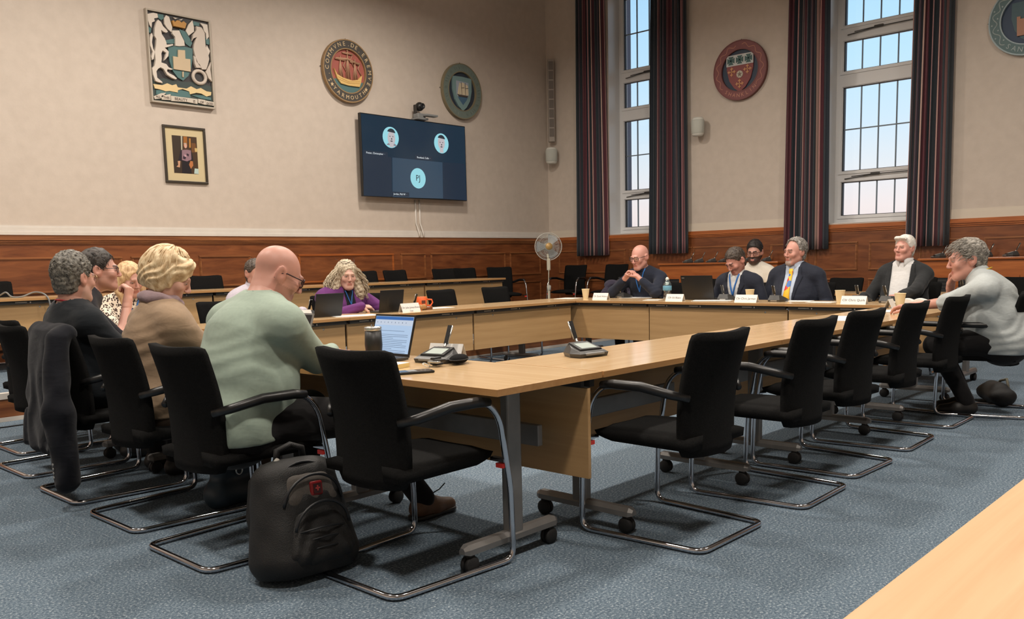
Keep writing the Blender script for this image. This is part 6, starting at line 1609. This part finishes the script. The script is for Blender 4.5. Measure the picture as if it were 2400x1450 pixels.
# cups, bottle, mug, tumbler -------------------------------------------
cup0 = None
def cup(x, y, label, tilt=0):
    global cup0
    if cup0 is None:
        cup0 = thing('paper_cup', label, 'cup', (x, y, T), 0, 'cream paper cups on the far table')
        MB().smooth().lathe([(.031, 0), (.0315, .002), (.047, .118), (.0485, .122), (.0465, .123), (.0445, .116), (.029, .006), (0, .006)], n=24).build('cup_body', 'paper_warm', cup0, True)
        MB().smooth().tube([(.0475*math.cos(a), .0475*math.sin(a), .121) for a in [2*PI*i/24 for i in range(24)]], .0025, 6, closed=True).build('rolled_rim', 'paper_warm', cup0, True)
        return cup0
    return dup(cup0, (x, y, T), 0, label)
cup(8.58, 6.72, 'paper cup at the far corner, left of the first name card'); cup(8.62, 4.52, 'paper cup behind the name card left of the yellow tie'); cup(8.50, 3.49, 'paper cup left of the name card before the white haired man'); cup(7.92, 2.72, 'paper cup right of the small blank card')
bt = thing('water_bottle', 'clear plastic water bottle with a blue label on the far table', 'bottle', (8.53, 5.50, T))
m, t, b = newmat('clear_plastic'); t.nodes.remove(b); out = t.nodes['Material Output']; tr = t.nodes.new('ShaderNodeBsdfTransparent'); tr.inputs[0].default_value = (.86, .90, .92, 1); gl = t.nodes.new('ShaderNodeBsdfGlossy'); gl.inputs['Roughness'].default_value = .08; ms = t.nodes.new('ShaderNodeMixShader'); ms.inputs[0].default_value = .28
t.links.new(tr.outputs[0], ms.inputs[1]); t.links.new(gl.outputs[0], ms.inputs[2]); t.links.new(ms.outputs[0], out.inputs[0])
MB().smooth().lathe([(0, .002), (.042, .002), (.047, .010), (.047, .06), (.043, .075), (.040, .095), (.047, .115), (.048, .165), (.044, .185), (.024, .222), (.018, .232), (.018, .245)], n=24).build('bottle_body', 'clear_plastic', bt, True)
MB().smooth().lathe([(.0485, .112), (.0495, .114), (.0495, .163), (.0485, .165)], n=24).build('label_band', colmat((104, 160, 186)), bt, True)
MB().smooth().lathe([(0, .262), (.012, .262), (.014, .250), (.021, .247), (.021, .232), (0, .232)], n=16).build('cap', 'white_plastic', bt, True)
mg = thing('mug', 'bright orange mug beside the gavel', 'mug', (6.22, 7.10, T))
MB().smooth().lathe([(0, .003), (.048, .003), (.054, .012), (.054, .125), (.050, .128), (.047, .122), (.047, .014), (0, .012)], n=28).build('mug_body', colmat((222, 96, 40)), mg, True)
MB().smooth().tube([(.050*.72, -.05*.72, .10), (.075, -.075, .095), (.082, -.082, .065), (.068, -.068, .035), (.036, -.036, .03)], .008, 8).build('handle', colmat((222, 96, 40)), mg, True)
MB().smooth().add([(-.0545*math.sin(a), -.0545*math.cos(a), z) for z in (.055, .09) for a in [-.1+i*.12 for i in range(8)]], [(i, i+1, 9+i, 8+i) for i in range(7)]).build('printed_band', colmat((96, 50, 36)), mg, True)
gv = thing('gavel_set', 'wooden gavel and sounding block beside the name card', 'gavel', (6.02, 6.86, T), .3)
MB().smooth().lathe([(0, 0), (.055, 0), (.057, .006), (.057, .030), (.050, .036), (0, .036)], c=(.09, .0, 0), n=20).build('sounding_block', 'mahogany', gv, True)
MB().smooth().lathe([(0, -.05), (.026, -.05), (.030, -.04), (.026, -.02), (.026, .02), (.030, .04), (.026, .05), (0, .05)], n=16, M=Matrix.Translation((-.01, 0, .032)) @ Matrix.Rotation(PI/2, 4, 'Y')).build('gavel_head', 'maple_edge', gv, True)
MB().smooth().tube([(-.01, .0, .032), (-.01, .18, .012)], [.008, .011], 8).build('gavel_handle', 'maple_edge', gv, True)
tb = thing('tumbler', 'black insulated tumbler with a steel rim', 'tumbler', (2.645, 3.385, T))
MB().smooth().lathe([(0, 0), (.031, 0), (.034, .004), (.043, .085), (.043, .090), (.040, .158)], n=28).build('tumbler_body', plain('matt_black', (26, 25, 25), .45), tb, True)
MB().smooth().lathe([(.0405, .157), (.0425, .160), (.0425, .172), (.040, .175), (.036, .174), (.036, .168), (0, .168)], n=28).build('steel_rim', 'silver', tb, True)
# small things by the laptop
ph = thing('smartphone', 'black smartphone lying at the table edge', 'phone', (2.475, 2.895, T), -.42); MB().b2((-.085, -.039, .001), (.085, .039, .011), bev=.004).build('case', 'black_plastic', ph); MB().b2((-.08, -.035, .011), (.08, .035, .0118)).build('glass', plain('phone_glass', (24, 26, 30), .06), ph); MB().b2((-.03, -.03, .0118), (.01, .03, .0122)).build('reflective_label', 'grey_plastic', ph)
gc = thing('glasses_case', 'black oval zip case by the keys', 'case', (2.83, 2.98, T), .5); MB().smooth().ball((0, 0, .024), .075, 18, 10, (1.05, .55, .30)).build('shell', 'black_fabric', gc, True); MB().smooth().tube([(.079*math.cos(a), .042*math.sin(a), .024) for a in [2*PI*i/22 for i in range(22)]], .002, 5, closed=True).build('zip', 'black_trim', gc, True)
ky = thing('car_keys', 'bunch of black keys with a silver ring', 'keys', (2.69, 2.99, T), .2)
for k in range(5): MB().box((.018*math.cos(k*1.7), .018*math.sin(k*1.7), .010+.007*k), (.060, .026, .010), k*.8, .004).build('key', 'black_plastic' if k != 2 else 'silver', ky)
MB().smooth().tube([(-.045+.016*math.cos(a), .02+.016*math.sin(a), .012+.008*math.sin(a)) for a in [2*PI*i/14 for i in range(14)]], .0022, 6, closed=True).build('ring', 'silver', ky, True)
nb_ = thing('notebook', 'small yellow sticky note pad by the laptop', 'notepad', (2.56, 3.13, T), .2); MB().b2((-.05, -.05, .0005), (.05, .05, .020)).build('sheets', colmat((222, 196, 128)), nb_); MB().b2((-.05, -.05, .020), (.05, .05, .0212)).build('top_sheet', 'paper', nb_)
# cable on the platform table -------------------------------------------
o = MB().smooth().tube(fillet([(2.95, 9.90, .966), (3.02, 9.80, 1.03), (3.05, 9.78, .97), (3.14, 9.75, .965), (3.26, 9.72, 1.02), (3.31, 9.62, 1.0), (3.34, 9.575, .95), (3.36, 9.565, .70), (3.355, 9.57, .32), (3.2, 9.60, .236)], .05, 5), .008, 7).build('power_cable', 'grey_plastic', None, True); tag(o, 'grey cable looping over the front of the platform table at the left', 'cable')
o = MB().smooth().tube(fillet([(1.8, 7.6, .006), (2.3, 7.55, .006), (2.9, 7.62, .006), (3.4, 7.5, .006)], .2, 5), .005, 6).build('floor_cable', 'black_rubber', None, True); tag(o, 'thin black cable on the carpet at the left edge', 'cable')
# pedestal fan -----------------------------------------------------------
fa = thing('pedestal_fan', 'old cream pedestal fan in the corner behind the tables', 'fan', (11.40, 9.72, PL_Z), 0)
MB().smooth().lathe([(0, 0), (.20, 0), (.21, .012), (.19, .03), (.05, .05), (.03, .08), (0, .08)], n=28).build('base', 'ivory_plastic', fa, True)
pl = MB().smooth().tube([(0, 0, .06), (0, 0, .52)], .022, 12); pl.build('outer_pole', 'ivory_plastic', fa, True)
MB().smooth().lathe([(.022, .48), (.034, .49), (.034, .56), (.022, .57)], n=14).build('height_collar', 'white_plastic', fa, True)
MB().smooth().tube([(0, 0, .52), (0, 0, .86)], .010, 8).build('inner_pole', 'chrome', fa, True)
MB().box((0, 0, .92), (.07, .06, .20), .8, .012).build('control_box', 'ivory_plastic', fa)
fd = nrm((-.62, -.78, .03)); rt = nrm(np.cross(fd, V3(0, 0, 1))); up_ = np.cross(rt, fd); hc_ = V3(.03, .02, 1.225)
Mf = Matrix([[rt[0], up_[0], fd[0], hc_[0]], [rt[1], up_[1], fd[1], hc_[1]], [rt[2], up_[2], fd[2], hc_[2]], [0, 0, 0, 1]])
MB().smooth().tube([(0, 0, 1.0), (0, .02, 1.10)], .02, 10).build('neck', 'ivory_plastic', fa, True)
MB().smooth().lathe([(0, -.20), (.05, -.19), (.065, -.14), (.06, -.07), (.02, -.06), (0, -.06)], n=20, M=Mf).build('motor', 'ivory_plastic', fa, True)
gr = MB().smooth().xf(Mf); R_ = .232
for rr, zz in ((R_, 0), (R_, -.02), (R_*.75, .035), (R_*.75, -.075)): gr.tube([(rr*math.cos(a), rr*math.sin(a), zz) for a in [2*PI*i/36 for i in range(36)]], .0045 if rr == R_ else .002, 5, closed=True)
for k in range(56):
    a = 2*PI*k/56; c_, s_ = math.cos(a), math.sin(a); gr.tube([(.06*c_, .06*s_, .055), (R_*.6*c_, R_*.6*s_, .048), (R_*c_, R_*s_, 0)], .0016, 4, caps=False); gr.tube([(.06*c_, .06*s_, -.10), (R_*.6*c_, R_*.6*s_, -.09), (R_*c_, R_*s_, -.02)], .0016, 4, caps=False)
g_ = gr.build('guard', 'white_plastic', fa, True)
MB().smooth().lathe([(0, .062), (.058, .060), (.062, .052), (.05, .05)], n=24, M=Mf).build('badge', 'gold_paint', fa, True)
plain('fan_blade', (150, 154, 156), .25)
for k in range(3):
    a0 = 2*PI*k/3; vs = []
    for i in range(8):
        for j in range(6):
            r_ = .045+.165*j/5; a = a0+(-.5+1.0*i/7)*(1.05-.1*j/5); vs.append((r_*math.cos(a), r_*math.sin(a), -.03+.035*(i/7-.5)))
    MB().smooth().xf(Mf).grid(vs, 6, 8).build('blade', 'fan_blade', fa, True)
MB().smooth().tube([(-.03, -.03, .86), (-.06, -.05, .70), (-.09, -.06, .40), (-.16, -.10, .06), (-.25, -.15, .01)], .007, 7).build('power_lead', 'ivory_plastic', fa, True)
# coat over the chair -----------------------------------------------------
ct = Sdf(); bx_ = 1.715
ct.cap((bx_+.012, 4.74, .900), (bx_+.012, 5.13, .905), .040, None, .04)
ct.cap((bx_-.025, 4.95, .88), (bx_-.060, 4.98, .29), .036, .044, .04, (0, 1, 0), 6.2)
ct.cap((bx_+.055, 4.95, .88), (bx_+.075, 4.95, .66), .030, .034, .04, (0, 1, 0), 5.0)
ct.cap((bx_-.045, 4.74, .86), (bx_-.10, 4.65, .50), .055, .068, .03); ct.cap((bx_-.10, 4.65, .50), (bx_-.09, 4.63, .15), .068, .060, .03, (0, 1, 0), 1.3)
coat = thing('coat', 'dark navy coat hanging over the back of a chair, one sleeve down', 'coat')
o = np_obj('cloth_body', sdf_mesh(ct, .010, lambda Fd, X, Y, Z: (Fd+.006*np.sin(38*Y+3*wob(X, Y, Z, 2))*np.clip((.88-Z)*3, 0, 1)+.004*wob(X, Y, Z, 4)).astype(np.float32), it=2), cloth('coat_navy', (18, 20, 27), .9, .1), coat)
for k in range(4): o2 = MB().smooth().ball((bx_-.152, 4.62, .18+.022*k), .008, 8, 6, (.5, 1, 1)).build('cuff_button', 'grey_plastic', coat, True)
# jacket heap over an empty chair beside the clasped hands man
chair(9.34, 6.86, PI/2-.1, 'black chair with a jacket thrown over it, left of the clasped hands man', GQ)
jk = Sdf(); jk.cap((9.56, 6.62, .90), (9.56, 7.10, .88), .05, None, .05); jk.cap((9.50, 6.66, .86), (9.46, 6.66, .66), .06, .07, .05); jk.cap((9.50, 6.86, .86), (9.44, 6.88, .60), .06, .08, .05); jk.cap((9.5, 7.05, .84), (9.42, 7.1, .70), .05, .07, .05); jk.cap((9.62, 6.8, .86), (9.64, 6.85, .45), .06, .08, .05, (0, 1, 0), 2.0)
o = np_obj('draped_jacket', sdf_mesh(jk, .011, lambda Fd, X, Y, Z: (Fd+.008*np.sin(30*Y+20*Z+3*wob(X, Y, Z, 3))).astype(np.float32), it=2), cloth('jacket_plum', (52, 48, 62), .9, .3)); tag(o, 'dark plum jacket thrown over the chair left of the clasped hands man', 'jacket')
# rucksack -----------------------------------------------------------------
rk = thing('rucksack', 'black and grey rucksack with a red badge standing behind the chair', 'rucksack', (1.875, 2.905, 0), -.1, rot=(-.16, .05, .02)); rk.scale = (1.04, 1.0, .93)
bd = Sdf()
for x in (-.11, 0, .11): bd.cap((x, .0, .08), (x*.82, .0, .40), .105, .085, .06); bd.cap((x*.9, -.07, .08), (x*.72, -.05, .30), .095, .07, .06)
bd.cap((-.12, .02, .04), (.12, .02, .04), .04, None, .04)
np_obj('main_body', sdf_mesh(bd, .009, lambda Fd, X, Y, Z: np.maximum(Fd+.003*wob(X, Y, Z, 5), .004-Z+0*X+0*Y).astype(np.float32), it=2), plain('ruck_black', (11, 11, 11), .62, noise=.2, nscale=150, bump=.3, bscale=260), rk)
fp = Sdf()
for x in (-.085, 0, .085): fp.cap((x, -.125, .10), (x*.85, -.095, .24), .060, .05, .05)
np_obj('front_pocket', sdf_mesh(fp, .009, lambda Fd, X, Y, Z: (Fd+.004*np.sin(60*Z+30*X*X*20)).astype(np.float32), it=2), 'ruck_black', rk)
up2 = Sdf()
for x in (-.08, 0, .08): up2.cap((x, -.085, .31), (x*.8, -.075, .385), .045, .036, .05)
np_obj('upper_pocket', sdf_mesh(up2, .008, it=2), plain('ruck_grey', (66, 61, 56), .8, noise=.15, nscale=120, bump=.2, bscale=300), rk)
for s in (-1, 1):
    sp_ = Sdf(); sp_.cap((s*.145, -.075, .05), (s*.115, -.10, .22), .030, .026, .03); np_obj('side_panel', sdf_mesh(sp_, .008, it=1), 'ruck_grey', rk)
    MB().smooth().tube([(s*.07, .085, .46), (s*.10, .13, .40), (s*.12, .14, .25), (s*.12, .09, .08)], .022, 8).build('shoulder_strap', 'ruck_black', rk, True)
def arcz(x0, z0, rx, rz_, y, a0, a1, n=18): return [(x0+rx*math.cos(a0+(a1-a0)*i/n), y-.02*math.sin((a0+(a1-a0)*i/n)), z0+rz_*math.sin(a0+(a1-a0)*i/n)) for i in range(n+1)]
for rx, rz_, z0, y in ((.128, .125, .29, -.112), (.118, .115, .19, -.160), (.165, .20, .27, -.045)):
    MB().smooth().tube(arcz(0, z0, rx, rz_, y, PI*.02, PI*.98), .006, 6).build('zip', 'black_trim', rk, True)
for z in (.11, .15, .19): MB().smooth().tube([(-.10, -.158, z), (0, -.190, z+.012), (.10, -.158, z)], .004, 5).build('pocket_seam', 'black_trim', rk, True)
MB().smooth().tube([(-.06, .02, .475), (-.055, .015, .525), (0, .01, .545), (.055, .015, .525), (.06, .02, .475)], .014, 8).build('carry_handle', 'ruck_black', rk, True)
MB().smooth().tube([(-.155, -.02, .36), (-.13, -.02, .44), (-.07, -.01, .49)], .010, 7).build('compression_strap', plain('ruck_pale', (150, 146, 138), .6), rk, True)
bg_ = MB().box((.012, -.122, .355), (.055, .014, .062), 0, .008); bg_ = bg_.build('badge', plain('badge_red', (116, 20, 24), .35), rk)
MB().box((.012, -.1305, .355), (.034, .003, .040), 0, .001).build('badge_shield', plain('badge_dark', (52, 14, 16), .4), bg_); MB().box((.012, -.133, .356), (.020, .002, .006)).box((.012, -.133, .356), (.006, .002, .022)).build('badge_emblem', plain('badge_pale', (168, 60, 58), .4), bg_)
# handbag and holdall ---------------------------------------------------------
hb = thing('handbag', 'dark teal handbag on the carpet under the chairs at the left', 'bag', (2.20, 4.02, 0), .2)
q_ = Sdf(); q_.cap((-.09, 0, .08), (.09, 0, .08), .075, None, .03); q_.cap((-.07, 0, .20), (.07, 0, .20), .05, None, .05); np_obj('bag_body', sdf_mesh(q_, .010, lambda Fd, X, Y, Z: np.maximum(Fd+.004*wob(X, Y, Z, 5), .003-Z+0*X+0*Y).astype(np.float32), it=2), plain('teal_leather', (26, 40, 50), .5), hb)
MB().smooth().tube([(.06*math.cos(a), .045, .24+.06*math.sin(a)) for a in [PI*i/12 for i in range(13)]], .007, 6).build('handle', 'teal_leather', hb, True)
MB().smooth().tube([(.02*math.cos(a), -.058, .19+.02*math.sin(a)) for a in [2*PI*i/14 for i in range(14)]], .004, 6, closed=True).build('ring', 'silver', hb, True)
hd_ = thing('holdall', 'dark shoulder bag with a pale trimmed strap beside the feet at the right', 'bag', (7.62, 1.86, 0), .5)
q_ = Sdf(); q_.cap((-.18, 0, .075), (.16, .02, .070), .075, .065, .05, (0, 1, 0), 1.3); q_.cap((-.10, .0, .13), (.10, 0, .12), .05, None, .05); np_obj('bag_body', sdf_mesh(q_, .012, lambda Fd, X, Y, Z: np.maximum(Fd+.006*wob(X, Y, Z, 4), .003-Z+0*X+0*Y).astype(np.float32), it=2), 'ruck_black', hd_)
MB().smooth().tube([(-.16, -.05, .12), (-.05, -.06, .20), (.08, -.05, .17), (.19, -.03, .08)], .010, 7).build('strap', plain('olive_strap', (92, 88, 74), .8), hd_, True)
# small base unit on the platform at the left edge
bu = thing('floor_box', 'small grey and black device on the platform at the left edge', 'device', (2.10, 8.30, PL_Z), .1); MB().b2((-.13, -.09, .002), (.13, .09, .10), bev=.02).build('housing', 'charcoal_plastic', bu); MB().b2((-.11, -.07, .10), (.11, .07, .112), bev=.004).build('lid', 'grey_plastic', bu)
